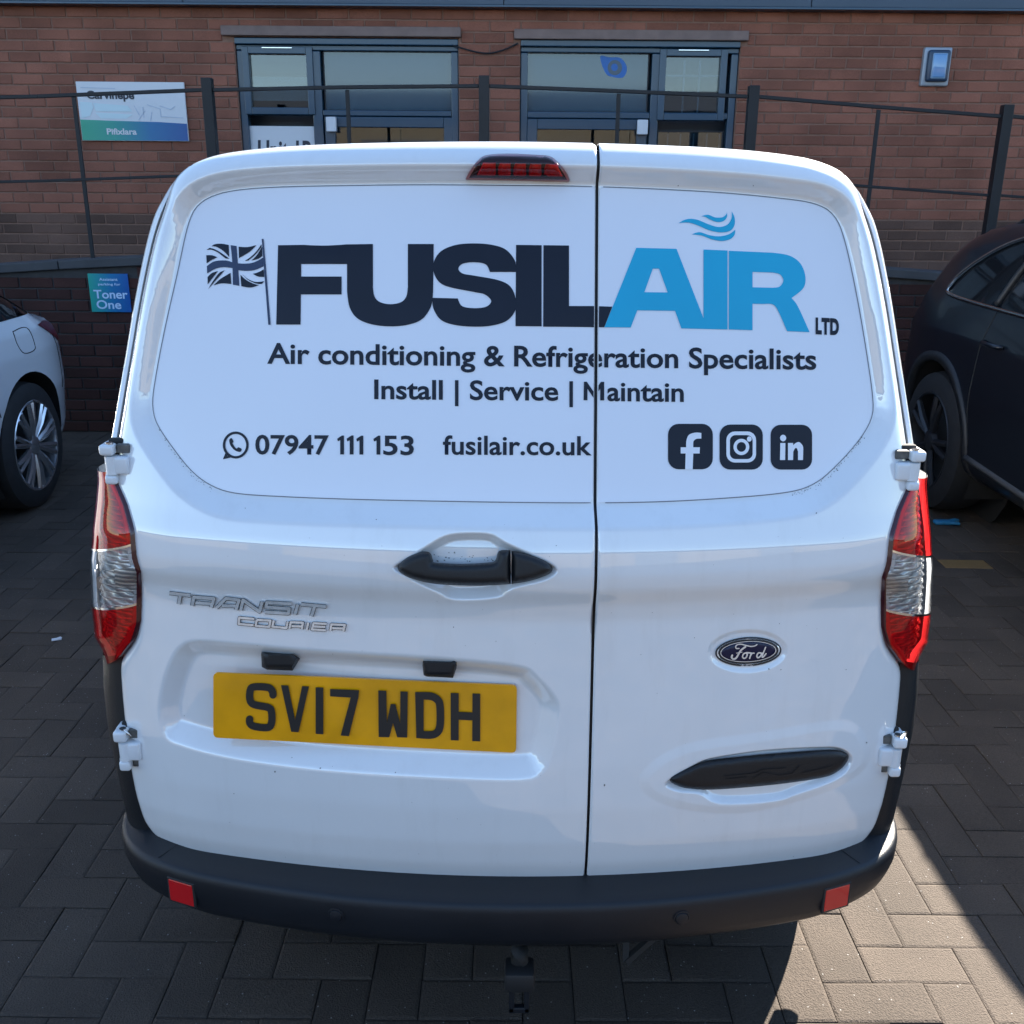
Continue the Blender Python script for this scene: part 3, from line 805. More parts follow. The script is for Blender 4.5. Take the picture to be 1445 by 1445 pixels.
# oval badge
zo = (10.32, 985, 880)
OV = lambda rx, ry: ZP(*zo, [tuple(p) for p in ngon(733, 408, rx, ry, 48, -0.055)])
pad('oval_badge_rim', OV(486, 216), M['seam'], 0.004, 2, doors[1], F, 6)
pad('oval_badge_ring', OV(474, 205), M['badge_chrome'], 0.0068, 5, doors[1], F, 6, holes=[OV(424, 162)])
pad('oval_badge', OV(432, 168), M['badge_blue'], 0.0058, 6, doors[1], F, 6)
shape_px('oval_badge_line', [OV(408, 152), OV(397, 143)], M['badge_chrome'], off=0.0064, func=F)
sc = []
for l, w in (([(498, 462), (490, 492), (515, 516), (556, 500), (592, 440), (628, 385), (690, 338)], 26), ([(598, 362), (560, 362), (548, 335), (575, 306), (630, 300), (700, 318), (770, 332), (825, 325), (858, 305)], 17),
             ([(560, 430), (640, 415)], 12), ([(700, 425), (665, 440), (648, 480), (668, 506), (702, 490), (716, 448), (700, 425), (735, 425), (775, 428)], 21), ([(775, 428), (752, 506)], 20), ([(760, 478), (788, 434), (818, 430)], 18),
             ([(915, 428), (878, 428), (856, 470), (872, 496), (906, 478), (934, 430)], 21), ([(984, 345), (936, 470), (948, 488), (990, 438)], 19)):
    sc += stroke(openpath(Z(*zo, l), 5), w / zo[0], round_cap=True)
shape_px('oval_badge_script', sc, M['badge_chrome'], off=0.0070, union=True, func=F)
# high brake light
zk = (6.568, 640, 200)
bl = ZP(*zk, [(112, 352, 1), (118, 325, 1), (190, 212, 1), (255, 145, 1), (330, 118, 1), (470, 108, 1), (600, 108), (850, 122), (925, 148, 1), (1000, 222, 1), (1050, 290, 1), (1078, 352, 1), (1066, 374, 1), (1040, 376), (600, 366), (130, 358)], 5)
pad('brake_light', bl, M['lens_dark'], 0.016, 7, doors[-1], F, 4)
pad('brake_light_housing', ZP(*zk, [(126, 345), (196, 222), (262, 152), (335, 128), (845, 132), (915, 156), (995, 236), (1060, 358)]), M['under'], 0.006, 4, doors[-1], F, 5)
for k in range(5):
    u0 = 262 + k * 142; q = [(u0 - (60 if k == 0 else 0), 318 + k * 2), (u0 + 4, 186 + k * 3), (u0 + 138, 187 + k * 3), (u0 + 138 + (60 if k == 4 else 0), 322 + k * 2)]
    pad('brake_light_cell', ZP(*zk, q), M['brake_red'], 0.0145, 3, doors[-1], F, 5)
# specks of grime and stone chips
sp = []
for (a, b, r) in [(452, 1084, 1.2), (388, 1089, 1.4), (412, 1069, .8), (558, 1090, .9), (742, 262, 1), (531, 733, .9), (841, 745, 2), (841, 760, 1.5), (957, 262, 1), (1063, 262, .9), (663, 792, 1), (853, 1108, 1.6),
                  (1085, 944, 1.2), (1102, 945, .9), (980, 900, .7), (1194, 945, .8), (640, 885, .9), (700, 905, .7), (1100, 880, .7), (330, 1120, .8), (1223, 1048, 1.1), (260, 1010, .7), (785, 770, .8), (1152, 724, 1.2), (346, 717, .8)]:
    sp.append(ngon(a, b, r, r * 0.7, 7, a))
for side_pts in ([(226, 603), (247, 636), (274, 668), (300, 688)], [(1218, 612), (1207, 628), (1181, 659), (1150, 684), (1120, 695)]):
    q = openpath(side_pts, 12)
    for a, b in q:
        for _k in range(2):
            if rng.random() < .8: sp.append(ngon(a + rng.normal(0, 2.0), b + abs(rng.normal(2.5, 2)), rng.uniform(.3, 1.0), rng.uniform(.3, .7), 6, rng.random()))
for _k in range(26): sp.append(ngon(rng.uniform(612, 700), 792 - abs(rng.normal(0, 6)), rng.uniform(.4, 1.4), rng.uniform(.4, 1.0), 6, rng.random()))
for _k in range(60): sp.append(ngon(rng.uniform(230, 1200), rng.uniform(715, 1225), rng.uniform(.25, .55), rng.uniform(.25, .5), 6, 0))
V, T = fill(sp, None, None, True)
split_link('grime_specks', proj(V[:, 0], V[:, 1], 0.0006, F), [tuple(t) for t in T[:, ::-1]], M['hinge_dirt'])
for _o in C.objects:
    if _o.name.startswith('grime_specks'): _o['kind'] = 'stuff'

# ----------------------------------------------------------------- body shell behind the doors
half_i = [i for i in range(len(OUT)) if True]
zb_min = 0.53
up = OUT.copy()
# run from lower left over the roof to lower right
i0 = int(np.argmin(np.where((up[:, 0] < 0), np.abs(up[:, 1] - zb_min) - 0.0, 9)))
i1 = int(np.argmin(np.where((up[:, 0] > 0), np.abs(up[:, 1] - zb_min), 9)))
n_ = len(up)
fw = [(i0 + k) % n_ for k in range((i1 - i0) % n_ + 1)]
if up[fw, 1].max() < 1.5: fw = [(i0 - k) % n_ for k in range((i0 - i1) % n_ + 1)]
arc = up[fw]
nn = np.gradient(arc, axis=0); nn = np.stack([-nn[:, 1], nn[:, 0]], 1); nn /= np.linalg.norm(nn, axis=1)[:, None]
if (nn[len(nn) // 2, 1]) < 0: nn = -nn
ye = F(arc[:, 0], arc[:, 1], False)
def ring(off, dy): return np.stack([arc[:, 0] + nn[:, 0] * off, ye + dy, arc[:, 1] + nn[:, 1] * off], 1)
sideways = 1 - smooth01(1.58, 1.70, arc[:, 1])          # over the roof the doors overlap the shell
def ring2(off, dy): 
    o = off * sideways - 0.004 * (1 - sideways)
    return np.stack([arc[:, 0] + nn[:, 0] * o, ye + dy + 0.01 * (1 - sideways), arc[:, 1] + nn[:, 1] * o], 1)
rat = lambda z: np.interp(z, [.3, .5, .6, .8, .95, 1.1, 1.2, 1.4, 1.75], [1.05, 1.06, 1.07, 1.10, 1.11, 1.06, 1.035, 1.025, 1.015])
rings = [ring2(0.0045, 0.03), ring2(0.0050, 0.006), ring2(0.0065, 0.001), ring2(0.012, 0.001), ring2(0.016, 0.006), ring2(0.019, 0.02), ring2(0.021, 0.06)]
B0 = 0.28; ZT = arc[:, 1].max()
for yy_, T_, fx in ((0.75, 1.715, 1), (1.5, 1.73, 1.01), (2.3, 1.735, 1.01), (2.62, 1.715, 1.0), (2.85, 1.60, 1.0), (3.35, 1.20, 1.0), (3.5, 1.10, .99), (3.9, 1.0, .96), (4.05, .92, .90), (4.12, .70, .82)):
    z = B0 + (arc[:, 1] - B0) * (T_ - B0) / (ZT - B0)
    rings.append(np.stack([arc[:, 0] * rat(arc[:, 1]) * fx, np.full(len(arc), yy_) + 0 * z, z], 1))
b = MB(); b.loft(rings)
b.poly(rings[-1])
b.build('body_shell', M['paint'], van, angle=50)
lo, hi = int(len(arc) * .30), int(len(arc) * .70)
wsr = [r[lo:hi] + np.array([0, 0.004, 0.006]) for r in rings[-6:-4]]
MB().loft(wsr).build('windscreen', M['glass_dark'], van, True)
MB().box((0, 2.25, 0.38), (1.30, 3.5, 0.16)).box((0, 0.40, 0.42), (1.16, 0.36, 0.10)).build('underbody', M['under'], van)
for sx in (-1, 1):
    MB().box((sx * 0.755, 2.10, 0.37), (0.07, 1.76, 0.36), .02).build('side_sill', M['black_plastic'], van)
    MB().box((sx * 0.93, 2.85, 1.12), (0.16, 0.10, 0.22), 0.03).build('wing_mirror', M['black_plastic'], van)
def wheel(parent, c, r, w, sx, rim_m, spokes=5, rim_r=0.66, loc_name='wheel'):
    wh = MB().lathe([(-w * .5, r * rim_r), (-w * .5, r * .86), (-w * .42, r * .97), (-w * .2, r), (w * .2, r), (w * .42, r * .97), (w * .5, r * .88), (w * .5, r * rim_r)], (0, 0, 0), 'X', 48)
    t = link('tyre', wh.mesh('tyre', angle=45), M['tyre'])
    hub = bpy.data.objects.new(loc_name, None); C.objects.link(hub); hub.parent = parent; hub.location = c; hub.empty_display_size = .1
    t.parent = hub
    rb = MB()
    rb.lathe([(w * .50, r * rim_r * 1.02), (w * .515, r * rim_r), (w * .50, r * rim_r * .96), (w * .30, r * rim_r * .92), (-w * .3, r * rim_r * .9)], (0, 0, 0), 'X', 48, sx)
    o = rb.build('rim', rim_m, hub, angle=40)
    db = MB().lathe([(w * .05, 0.0001), (w * .05, r * rim_r * .93)], (0, 0, 0), 'X', 32, sx)
    db.build('brake_disc', M['under'], hub)
    sb = MB()
    for k in range(spokes):
        a = 2 * math.pi * (k + .5) / spokes
        for da in ((-.10, .10) if spokes >= 7 else (-.16, .16)):
            p0 = Vector((sx * w * .40, math.cos(a) * r * .10, math.sin(a) * r * .10))
            p1 = Vector((sx * w * .47, math.cos(a + da) * r * rim_r * .96, math.sin(a + da) * r * rim_r * .96))
            sb.tube([p0, (p0 + p1) / 2 + Vector((sx * w * .03, 0, 0)), p1], [r * .045, r * .050, r * .042], 6)
    sb.lathe([(w * .50, 0.0001), (w * .50, r * .10), (w * .46, r * .15), (w * .36, r * .16)], (0, 0, 0), 'X', 24, sx)
    sb.build('spokes', rim_m, hub, angle=40)
    return hub
for y_ in (0.86, 3.35):
    for sx in (-1, 1):
        wheel(van, (sx * .692, y_, .31), .31, .19, sx, M['steel'])
        MB().tube([(sx * .782, y_ + .345 * math.cos(t), .31 + .345 * math.sin(t)) for t in np.linspace(-.25, math.pi + .25, 30)], .026, 8).build('arch_trim', M['black_plastic'], van, True)

# ----------------------------------------------------------------- tail lamps
t_in = np.array([0, .04, .17, .30, .37, .46, .53, .80, .90, 1.0])
p_in = np.array([(157, 664), (164, 682), (177, 712), (187, 747), (188, 764), (190, 787), (197, 808), (196, 878), (188, 903), (169, 927)], float)
t_out = np.array([0, .04, .17, .30, .335, .37, .45, .53, .70, .86, .92, 1.0])
p_out = np.array([(150, 652), (147.5, 663), (139, 705), (133.5, 742), (133, 753), (132, 766), (129.5, 785), (129, 807), (131, 850), (136, 893), (149, 909), (163, 927)], float)
p_out[:, 0] += 6.5 * np.interp(t_out, [0, .1, .9, 1], [.3, 1, 1, .3])
def lamp_grid(ts, ss, inset=0.0, ripple=0.0, sx=1, grow=0.0):
    tt = np.asarray(ts)
    a = np.stack([np.interp(tt, t_in, p_in[:, k]) for k in (0, 1)], 1)
    c = np.stack([np.interp(tt, t_out, p_out[:, k]) for k in (0, 1)], 1)
    A = proj(a[:, 0], a[:, 1], 0.004)
    dep = 0.135
    D = CAM + ((A[:, 1] + dep - CAM[1]) / ray(c[:, 0], c[:, 1])[:, 1])[:, None] * ray(c[:, 0], c[:, 1])
    G = []
    for i in range(len(tt)):
        row = []
        wob = ripple * math.sin(tt[i] * 170)
        for s in ss:
            fx, fy = math.sin(s * math.pi / 2) ** 1.15, 1 - math.cos(s * math.pi / 2)
            p = np.array([A[i, 0] + (D[i, 0] - A[i, 0]) * fx, A[i, 1] + (D[i, 1] - A[i, 1]) * fy, A[i, 2] + (D[i, 2] - A[i, 2]) * s])
            p[1] += inset + wob; p[0] += (inset + wob) * 0.5
            row.append((p[0] * sx, p[1], p[2]))
        G.append(row)
    return G
ss = np.linspace(0, 1, 13)
for sx in (1, -1):
    lamp = MB().loft(lamp_grid(np.linspace(0.0, 1, 70), np.linspace(0.02, .98, 13), 0.020, 0.0034, sx)).build('tail_lamp', M['lamp_silver'], van, True)
    for (t0, t1, mt, nm) in ((0.0, .382, 'lens_red', 'red_lens'), (.388, .694, 'lens_clear', 'clear_lens'), (.700, 1.0, 'lens_red', 'red_lens')):
        MB().loft(lamp_grid(np.linspace(t0, t1, 24), ss, 0.0, 0.0, sx)).build(nm, M[mt], lamp, True)
    g0 = lamp_grid(np.linspace(0, 1, 60), [0.0, 0.03], -0.0012, 0, sx); g1 = lamp_grid(np.linspace(0, 1, 60), [0.0], 0.03, 0, sx)
    MB().loft([[r1[0], r0[0], r0[1]] for r0, r1 in zip(g0, g1)]).build('lamp_rim', M['lamp_rim'], lamp, True)
    for tt in (.385, .697):
        MB().loft(lamp_grid([tt - .006, tt, tt + .006], ss, -0.0006, 0, sx)).build('lens_trim', M['chrome'], lamp, True)
    # bulb holders seen through the lens
    for (ta, tb, sa, sb_, mt) in ((.50, .60, .10, .34, 'lamp_silver'), (.76, .95, .40, .46, 'lamp_silver')):
        MB().loft(lamp_grid(np.linspace(ta, tb, 8), np.linspace(sa, sb_, 4), 0.012, 0, sx)).build('lamp_insert', M[mt], lamp, True)

# ----------------------------------------------------------------- black corner trims below the lamps
ci = np.array([(171, 922), (173.5, 962), (178.5, 1020), (185.5, 1075), (195, 1122), (207, 1155), (226, 1182)], float)
co = np.array([(154, 914), (155, 960), (160, 1010), (170, 1058), (178, 1095), (184, 1128), (190, 1160)], float)
for sx in (1, -1):
    tt = np.linspace(0, 1, 30); q = np.linspace(0, 1, len(ci))
    a = np.stack([np.interp(tt, q, ci[:, k]) for k in (0, 1)], 1); c = np.stack([np.interp(tt, q, co[:, k]) for k in (0, 1)], 1)
    A = proj(a[:, 0], a[:, 1], -0.012); dd = ray(c[:, 0], c[:, 1]); D = CAM + ((A[:, 1] + 0.10 - CAM[1]) / dd[:, 1])[:, None] * dd
    rows = []
    for i in range(len(tt)):
        rows.append([((A[i, 0] + (D[i, 0] - A[i, 0]) * math.sin(s * math.pi / 2)) * sx, A[i, 1] + (D[i, 1] - A[i, 1]) * (1 - math.cos(s * math.pi / 2)), A[i, 2] + (D[i, 2] - A[i, 2]) * s) for s in np.linspace(0, 1, 8)])
    MB().loft(rows).build('corner_trim', M['black_plastic'], van, True)

# ----------------------------------------------------------------- hinges
def hinge(px, py, sx, hgt, lean=0.0):
    """two white knuckles on the body, one leaf on the door between them, grime in the recess behind"""
    c = proj(np.array([px]), np.array([py]), 0.0, lambda x, z: F(x, z, False))[0]
    c = Vector((c[0] * sx, c[1] - 0.012, c[2])); o = -1 * sx      # outward direction in x for the left hinge is -1
    k = hgt / 0.07
    h = MB()
    h.box(c + Vector((-o * 0.004, 0.004, -0.001)), (0.030, 0.020, 0.031 * k), 0.005, seg=3)          # leaf on the door
    h.tube([c + Vector((o * .010, 0.003, -.0160 * k)), c + Vector((o * .010, 0.003, .0145 * k))], 0.0115, 16)
    h.build('hinge', M['hinge'], doors[-1 if sx > 0 else 1], angle=40)
    for s in (1, -1):
        z0 = s * 0.0255 * k
        hh = .0185 * k if s > 0 else .0170 * k
        u = MB()
        u.box(c + Vector((o * (.0150 if s > 0 else .0125), 0.004, z0)), (0.024 if s > 0 else .020, 0.024, hh), 0.005, seg=3)
        u.box(c + Vector((o * .020, 0.024, z0)), (0.016, 0.030, hh * .9), 0.004)
        u.build('hinge_knuckle', M['hinge'], van, angle=40)
        MB().box(c + Vector((-o * .0085, 0.012, z0)), (0.022, 0.012, hh * .8), 0.002).build('hinge_grime', M['hinge_dirt'], van)
    MB().box(c + Vector((0, 0.028, 0)), (0.042, 0.014, 0.078 * k), 0.004).build('hinge_recess', M['under'], van)
    MB().tube([c + Vector((o * .011, 0.003, .0345 * k)), c + Vector((o * .011, 0.003, .0375 * k))], .006, 10).build('hinge_pin', M['chrome'], van)
    return c
hinge(170, 653, 1, 0.070); hinge(170, 653, -1, 0.070)
cl = hinge(188, 1054, 1, 0.082); cr = hinge(188, 1054, -1, 0.082)
MB().tube([cr + Vector((.006, -.002, .028)), cr + Vector((.016, -.004, .052)), cr + Vector((.024, .0, .050)), cr + Vector((.022, .004, .026))], 0.0022, 8).build('check_strap', M['chrome'], van, True)
MB().tube([cl + Vector((.004, -.002, .030)), cl + Vector((-.006, .000, .042)), cl + Vector((-.014, .004, .034))], 0.0022, 8).build('check_strap', M['chrome'], van, True)
MB().box(cl + Vector((-.028, .05, .045)), (.012, .012, .05), .003).build('side_bracket', M['rust'], van)

# ----------------------------------------------------------------- rear bumper
plan = [(0, 0), (.12, .0030), (.25, .0135), (.38, .034), (.50, .060), (.58, .083), (.65, .113), (.70, .147), (.735, .190), (.757, .245), (.768, .32), (.772, .42), (.775, .55)]
pr = openpath(plan, 5)
pl2 = np.vstack([(pr[1:] * [-1, 1])[::-1], pr])
tg = np.gradient(pl2, axis=0); on = np.stack([tg[:, 1], -tg[:, 0]], 1); on /= np.linalg.norm(on, axis=1)[:, None]
prof = [(-.16, .474), (-.11, .471), (-.088, .469), (-.060, .4675), (-.022, .4665), (-.010, .4655), (-.004, .464), (-.0005, .458), (.001, .450), (.000, .425), (-.004, .395), (-.010, .378), (-.022, .364), (-.045, .352), (-.10, .34)]
rows = []
for (n_o, z) in prof:
    ax = np.abs(pl2[:, 0])
    zl = z + (0.016 * smooth01(.60, .77, ax) if n_o < -.05 else 0) + (0.016 * smooth01(.55, .77, ax) if z < .40 else 0)
    rows.append(np.stack([pl2[:, 0] + on[:, 0] * n_o, pl2[:, 1] + on[:, 1] * n_o, zl + 0 * ax], 1))
bum = MB().loft(rows).build('rear_bumper', M['bumper'], van, angle=60)
def on_bumper(x):
    i = int(np.argmin(np.abs(pl2[:, 0] - x))); return pl2[i], on[i]
for px_, s in ((258, 1), (258, -1)):
    pos = at_y(np.array(258.0), np.array(1264.0), 0.085)
    p, n = on_bumper(pos[0] * s if s > 0 else -pos[0])
    q = Vector((p[0], p[1], 0.418)); rot = Matrix.Rotation(math.atan2(n[0], -n[1]), 3, 'Z')
    MB().box(q + Vector((n[0], n[1], 0)) * -.0012, (.060, .006, .054), .002, rot).build('reflector_surround', M['rubber'], bum)
    MB().box(q + Vector((n[0], n[1], 0)) * -.0014, (.053, .008, .047), .002, rot).build('reflector', M['reflector'], bum)
for px_ in (467, 962):
    pos = at_y(np.array(float(px_)), np.array(1283.0), 0.02)
    p, n = on_bumper(pos[0]); q = Vector((p[0], p[1], .428)); rz = math.atan2(n[0], -n[1])
    s = MB().lathe([(0, .0152), (-.002, .0150), (-.0025, .0125), (-.0015, .0118), (-.004, .0110), (-.0052, .006), (-.0054, .0001)], (0, 0, 0), 'Y', 28)
    bmesh.ops.transform(s.bm, matrix=Matrix.Translation(q) @ Matrix.Rotation(rz, 4, 'Z'), verts=s.bm.verts)
    s.build('parking_sensor', M['bumper'], bum, angle=35)
for s in (-1, 1):      # joint line of the step pad
    p, n = on_bumper(s * .655)
    a = Vector((p[0], p[1], 0)); nv = Vector((n[0], n[1], 0))
    MB().bar(a + nv * -.012 + Vector((0, 0, .4655)), a + nv * -.080 + Vector((-s * .012, 0, .4715)), .0022, .0022).build('step_joint', M['rubber'], bum)
# tow bar below
tc_ = at_y(np.array(733.0), np.array(1382.0), 0.05); tx = float(tc_[0])
tb = MB().tube([(tx, .34, .30), (tx, .20, .275), (tx, .10, .275), (tx, .06, .295), (tx, .05, .33)], .016, 12)
tb.build('tow_bar', M['under'], van, True)
tow = van.children[-1]
MB().box((tx, .052, .272), (.056, .05, .042), .008).build('tow_bar_cover', M['rubber'], van, angle=40)
fr = MB().box((tx - .014, .05, .222), (.010, .012, .062), .002).box((tx + .014, .05, .222), (.010, .012, .062), .002).box((tx, .05, .196), (.038, .012, .012), .002).box((tx, .05, .246), (.038, .012, .012), .002)
fr.build('tow_bar_bracket', M['bumper'], van)
ep = at_y(np.array(905.0), np.array(1345.0), 0.16)
MB().bar((ep[0] - .03, .16, ep[2] - .02), (ep[0] + .05, .18, ep[2] + .05), .012).bar((ep[0] - .03, .16, ep[2] - .02), (ep[0] - .03, .19, ep[2] + .06), .012).build('exhaust_hanger', M['under'], van)
# ================================================================= ground
def px_of(p):
    p = np.asarray(p, float) - CAM
    w = p @ _f
    return 722.5 + FPX * (p @ _r) / w, 722.5 - FPX * (p @ _u) / w, w
VAN_SIL = np.array([(250, 240), (340, 208), (722, 198), (1110, 215), (1200, 250), (1300, 640), (1315, 780), (1312, 900), (1275, 1030), (1278, 1170), (1240, 1270), (1100, 1320), (722, 1332), (330, 1315), (215, 1265), (165, 1170), (172, 1030), (130, 900), (130, 760), (148, 640)], float)
def visible(pts, margin=12):
    x, y, w = px_of(pts)
    ok = (w > 0.1) & (x > -margin) & (x < IMG + margin) & (y > -margin) & (y < IMG + margin)
    return ok & ~inside(np.stack([x, y], 1), [VAN_SIL])
def stone_mat(name, col, rand_kind, lo, hi, specks=True, hue=0.0, rough=0.85):
    m, nt, b = base_mat(name); N, L = nt.nodes, nt.links
    geo = N.new('ShaderNodeNewGeometry')
    rnd = N.new('ShaderNodeObjectInfo').outputs['Random'] if rand_kind == 'object' else geo.outputs['Random Per Island']
    mr = N.new('ShaderNodeMapRange'); mr.inputs['To Min'].default_value = lo; mr.inputs['To Max'].default_value = hi
    L.new(rnd, mr.inputs['Value'])
    n1 = N.new('ShaderNodeTexNoise'); n1.inputs['Scale'].default_value = 260; n1.inputs['Detail'].default_value = 5
    n2 = N.new('ShaderNodeTexNoise'); n2.inputs['Scale'].default_value = 3.0; n2.inputs['Detail'].default_value = 6
    for n in (n1, n2): L.new(geo.outputs['Position'], n.inputs['Vector'])
    def rng_(o, a, b_):
        q = N.new('ShaderNodeMapRange'); q.inputs['From Min'].default_value = .3; q.inputs['From Max'].default_value = .7
        q.inputs['To Min'].default_value = a; q.inputs['To Max'].default_value = b_; L.new(o, q.inputs['Value']); return q.outputs[0]
    def mul(a, b_):
        q = N.new('ShaderNodeMath'); q.operation = 'MULTIPLY'; L.new(a, q.inputs[0]); L.new(b_, q.inputs[1]); return q.outputs[0]
    f = mul(mul(mr.outputs[0], rng_(n1.outputs['Fac'], .72, 1.28)), rng_(n2.outputs['Fac'], .78, 1.20))
    vm = N.new('ShaderNodeVectorMath'); vm.operation = 'SCALE'; vm.inputs[0].default_value = col; L.new(f, vm.inputs['Scale'])
    colr = vm.outputs[0]
    if specks:
        v = N.new('ShaderNodeTexVoronoi'); v.inputs['Scale'].default_value = 120
        L.new(geo.outputs['Position'], v.inputs['Vector'])
        lt = N.new('ShaderNodeMath'); lt.operation = 'LESS_THAN'; lt.inputs[1].default_value = 0.20; L.new(v.outputs['Distance'], lt.inputs[0])
        sp_ = N.new('ShaderNodeSeparateColor'); L.new(v.outputs['Color'], sp_.inputs[0])
        gt = N.new('ShaderNodeMath'); gt.operation = 'GREATER_THAN'; gt.inputs[1].default_value = 0.955; L.new(sp_.outputs[0], gt.inputs[0])
        mx = N.new('ShaderNodeMix'); mx.data_type = 'RGBA'
        L.new(mul(lt.outputs[0], gt.outputs[0]), mx.inputs['Factor']); L.new(colr, mx.inputs['A']); mx.inputs['B'].default_value = (.24, .23, .22, 1)
        colr = mx.outputs['Result']
    L.new(colr, b.inputs['Base Color']); b.inputs['Roughness'].default_value = rough; b.inputs['Specular IOR Level'].default_value = 0.3
    bp = N.new('ShaderNodeBump'); bp.inputs['Strength'].default_value = 0.8; bp.inputs['Distance'].default_value = 0.004
    L.new(n1.outputs['Fac'], bp.inputs['Height']); L.new(bp.outputs[0], b.inputs['Normal'])
    return m
PAVE = (0.066, 0.051, 0.040)
M['paver'] = stone_mat('block_paver', PAVE, 'object', .78, 1.18)
M['paver_stuff'] = stone_mat('block_pavers', PAVE, 'island', .78, 1.18)
M['paver_tan'] = stone_mat('tan_block_paver', (.20, .125, .05), 'object', .95, 1.05)
M['sand'] = mat('joint_sand', (.034, .028, .023), .95, var=.2, scale=30, bump=.5, bscale=300)

ground = MB().poly([(-400, -400, -.005), (400, -400, -.005), (400, 400, -.005), (-400, 400, -.005)]).build('ground', M['sand'])
ground['kind'] = 'structure'
def block_mesh(lx, ly, name):
    a, b, ch, d = lx / 2, ly / 2, .0060, .030
    V = []
    for (sx, sy) in ((-1, -1), (1, -1), (1, 1), (-1, 1)): V.append((sx * (a - ch), sy * (b - ch), 0))
    for (sx, sy) in ((-1, -1), (1, -1), (1, 1), (-1, 1)): V.append((sx * a, sy * b, -.0016))
    for (sx, sy) in ((-1, -1), (1, -1), (1, 1), (-1, 1)): V.append((sx * a, sy * b, -d))
    Q = [(0, 1, 2, 3)] + [(4 + i, 4 + (i + 1) % 4, (i + 1) % 4, i) for i in range(4)] + [(8 + i, 8 + (i + 1) % 4, 4 + (i + 1) % 4, 4 + i) for i in range(4)]
    return np.array(V), Q
U = 0.109
bh = block_mesh(2 * U - .0022, U - .0022, 'b'); bv = block_mesh(U - .0022, 2 * U - .0022, 'b')
blocks = []
for i in range(-60, 60):
    for j in range(-33, 49):
        m = (i - j) % 4
        if m == 0: blocks.append(((i + 1) * U, (j + .5) * U, 0))
        elif m == 3: blocks.append(((i + .5) * U, (j + 1) * U, 1))
blocks = np.array(blocks); blocks[:, 0] += .03
dz = rng.normal(0, .0010, len(blocks)); tilt = rng.normal(0, .006, (len(blocks), 2))
vis = visible(np.c_[blocks[:, :2], 0 * blocks[:, 0]])
dcam = np.linalg.norm(np.c_[blocks[:, :2], 0 * blocks[:, 0]] - CAM, axis=1)
order = [k for k in np.argsort(dcam) if vis[k]][:300]
single = set(order)
meH, meV = mesh_np('paving_block', *bh), mesh_np('paving_block', *bv)
meH.materials.append(M['paver']); meV.materials.append(M['paver'])
tanp = at_z(np.array(1345.0), np.array(795.0), 0.0)
k_tan = int(np.argmin((blocks[:, 0] - tanp[0]) ** 2 + (blocks[:, 1] - tanp[1]) ** 2)); single.add(k_tan)
for k in order + ([k_tan] if k_tan not in order else []):
    x, y, o = blocks[k]
    ob = bpy.data.objects.new('paving_block', meV if o else meH); C.objects.link(ob); ob.parent = ground
    if k == k_tan:
        me = ob.data.copy(); me.materials.clear(); me.materials.append(M['paver_tan']); ob.data = me; ob['label'] = 'tan paving block'
    ob.location = (x, y, dz[k]); ob.rotation_euler = (tilt[k, 0], tilt[k, 1], 0)
Vs, Fs = [], []; n0 = 0
for k in range(len(blocks)):
    if k in single: continue
    x, y, o = blocks[k]; v, q = bv if o else bh
    w = v.copy(); w[:, 2] += dz[k] + v[:, 0] * -tilt[k, 1] + v[:, 1] * tilt[k, 0]; w[:, 0] += x; w[:, 1] += y
    Vs.append(w); Fs += [tuple(n0 + i for i in f) for f in q]; n0 += len(v)
pv = link('block_paving', mesh_np('block_paving', np.vstack(Vs), Fs), M['paver_stuff'], ground); pv['kind'] = 'stuff'

# ================================================================= brick building
YF = 6.45
M['mortar'] = mat('mortar', lin(132, 102, 88), .95, var=.12, scale=20, bump=.4, bscale=200)
M['mortar_dark'] = mat('dark_mortar', lin(62, 60, 60), .95, var=.15, scale=20, bump=.4, bscale=200)
RED, LOWB, RAMPB = lin(138, 90, 74), lin(100, 76, 66), lin(68, 42, 38)  # lower band: darker brick, partly shadow and reflection put into its colour
M['brick'] = stone_mat('red_brick', RED, 'object', .78, 1.12, False)
M['brick_stuff'] = stone_mat('red_bricks', RED, 'island', .78, 1.12, False)
M['brick_dark'] = stone_mat('shaded_dark_brick', LOWB, 'object', .75, 1.15, False)
M['brick_dark_stuff'] = stone_mat('shaded_dark_bricks', LOWB, 'island', .75, 1.15, False)
M['brick_ramp'] = stone_mat('dark_red_brick', RAMPB, 'object', .65, 1.2, False)
M['brick_ramp_stuff'] = stone_mat('dark_red_bricks', RAMPB, 'island', .65, 1.2, False)
M['stone'] = mat('brown_stone_lintel', lin(122, 104, 98), .85, var=.12, scale=12, bump=.4, bscale=150)
M['cladding'] = mat('blue_grey_cladding', lin(52, 70, 88), .4, var=.05, scale=2)
M['frame_blue'] = mat('blue_window_frame', lin(24, 60, 84), .35, coat=.3, var=.04, scale=3)
M['gasket'] = mat('black_gasket', (.02, .022, .026), .6)
M['pane'] = glass_mat('window_glass', (.52, .62, .68), .08, .015)
M['film'] = glass_mat('frosted_window_glass', (.5, .6, .62), .07, .05, lin(52, 90, 112), .60)
M['blind'] = mat('pale_blind', lin(222, 230, 222), .8, var=.03, scale=5)
M['dark_room'] = mat('dim_interior', lin(52, 62, 72), .9, var=.2, scale=1.5)
M['white_sign'] = mat('white_sign', (.62, .64, .68), .35)
M['sign_text'] = mat('dark_sign_text', lin(40, 44, 58), .5)
M['rail'] = mat('dark_painted_steel', (.008, .010, .014), .45, spec=.35, var=.2, scale=10)
M['coping'] = mat('grey_coping', lin(68, 68, 70), .85, var=.15, scale=6, bump=.4, bscale=120)
M['ramp_floor'] = mat('ramp_concrete', lin(120, 116, 110), .9, var=.1, scale=3)

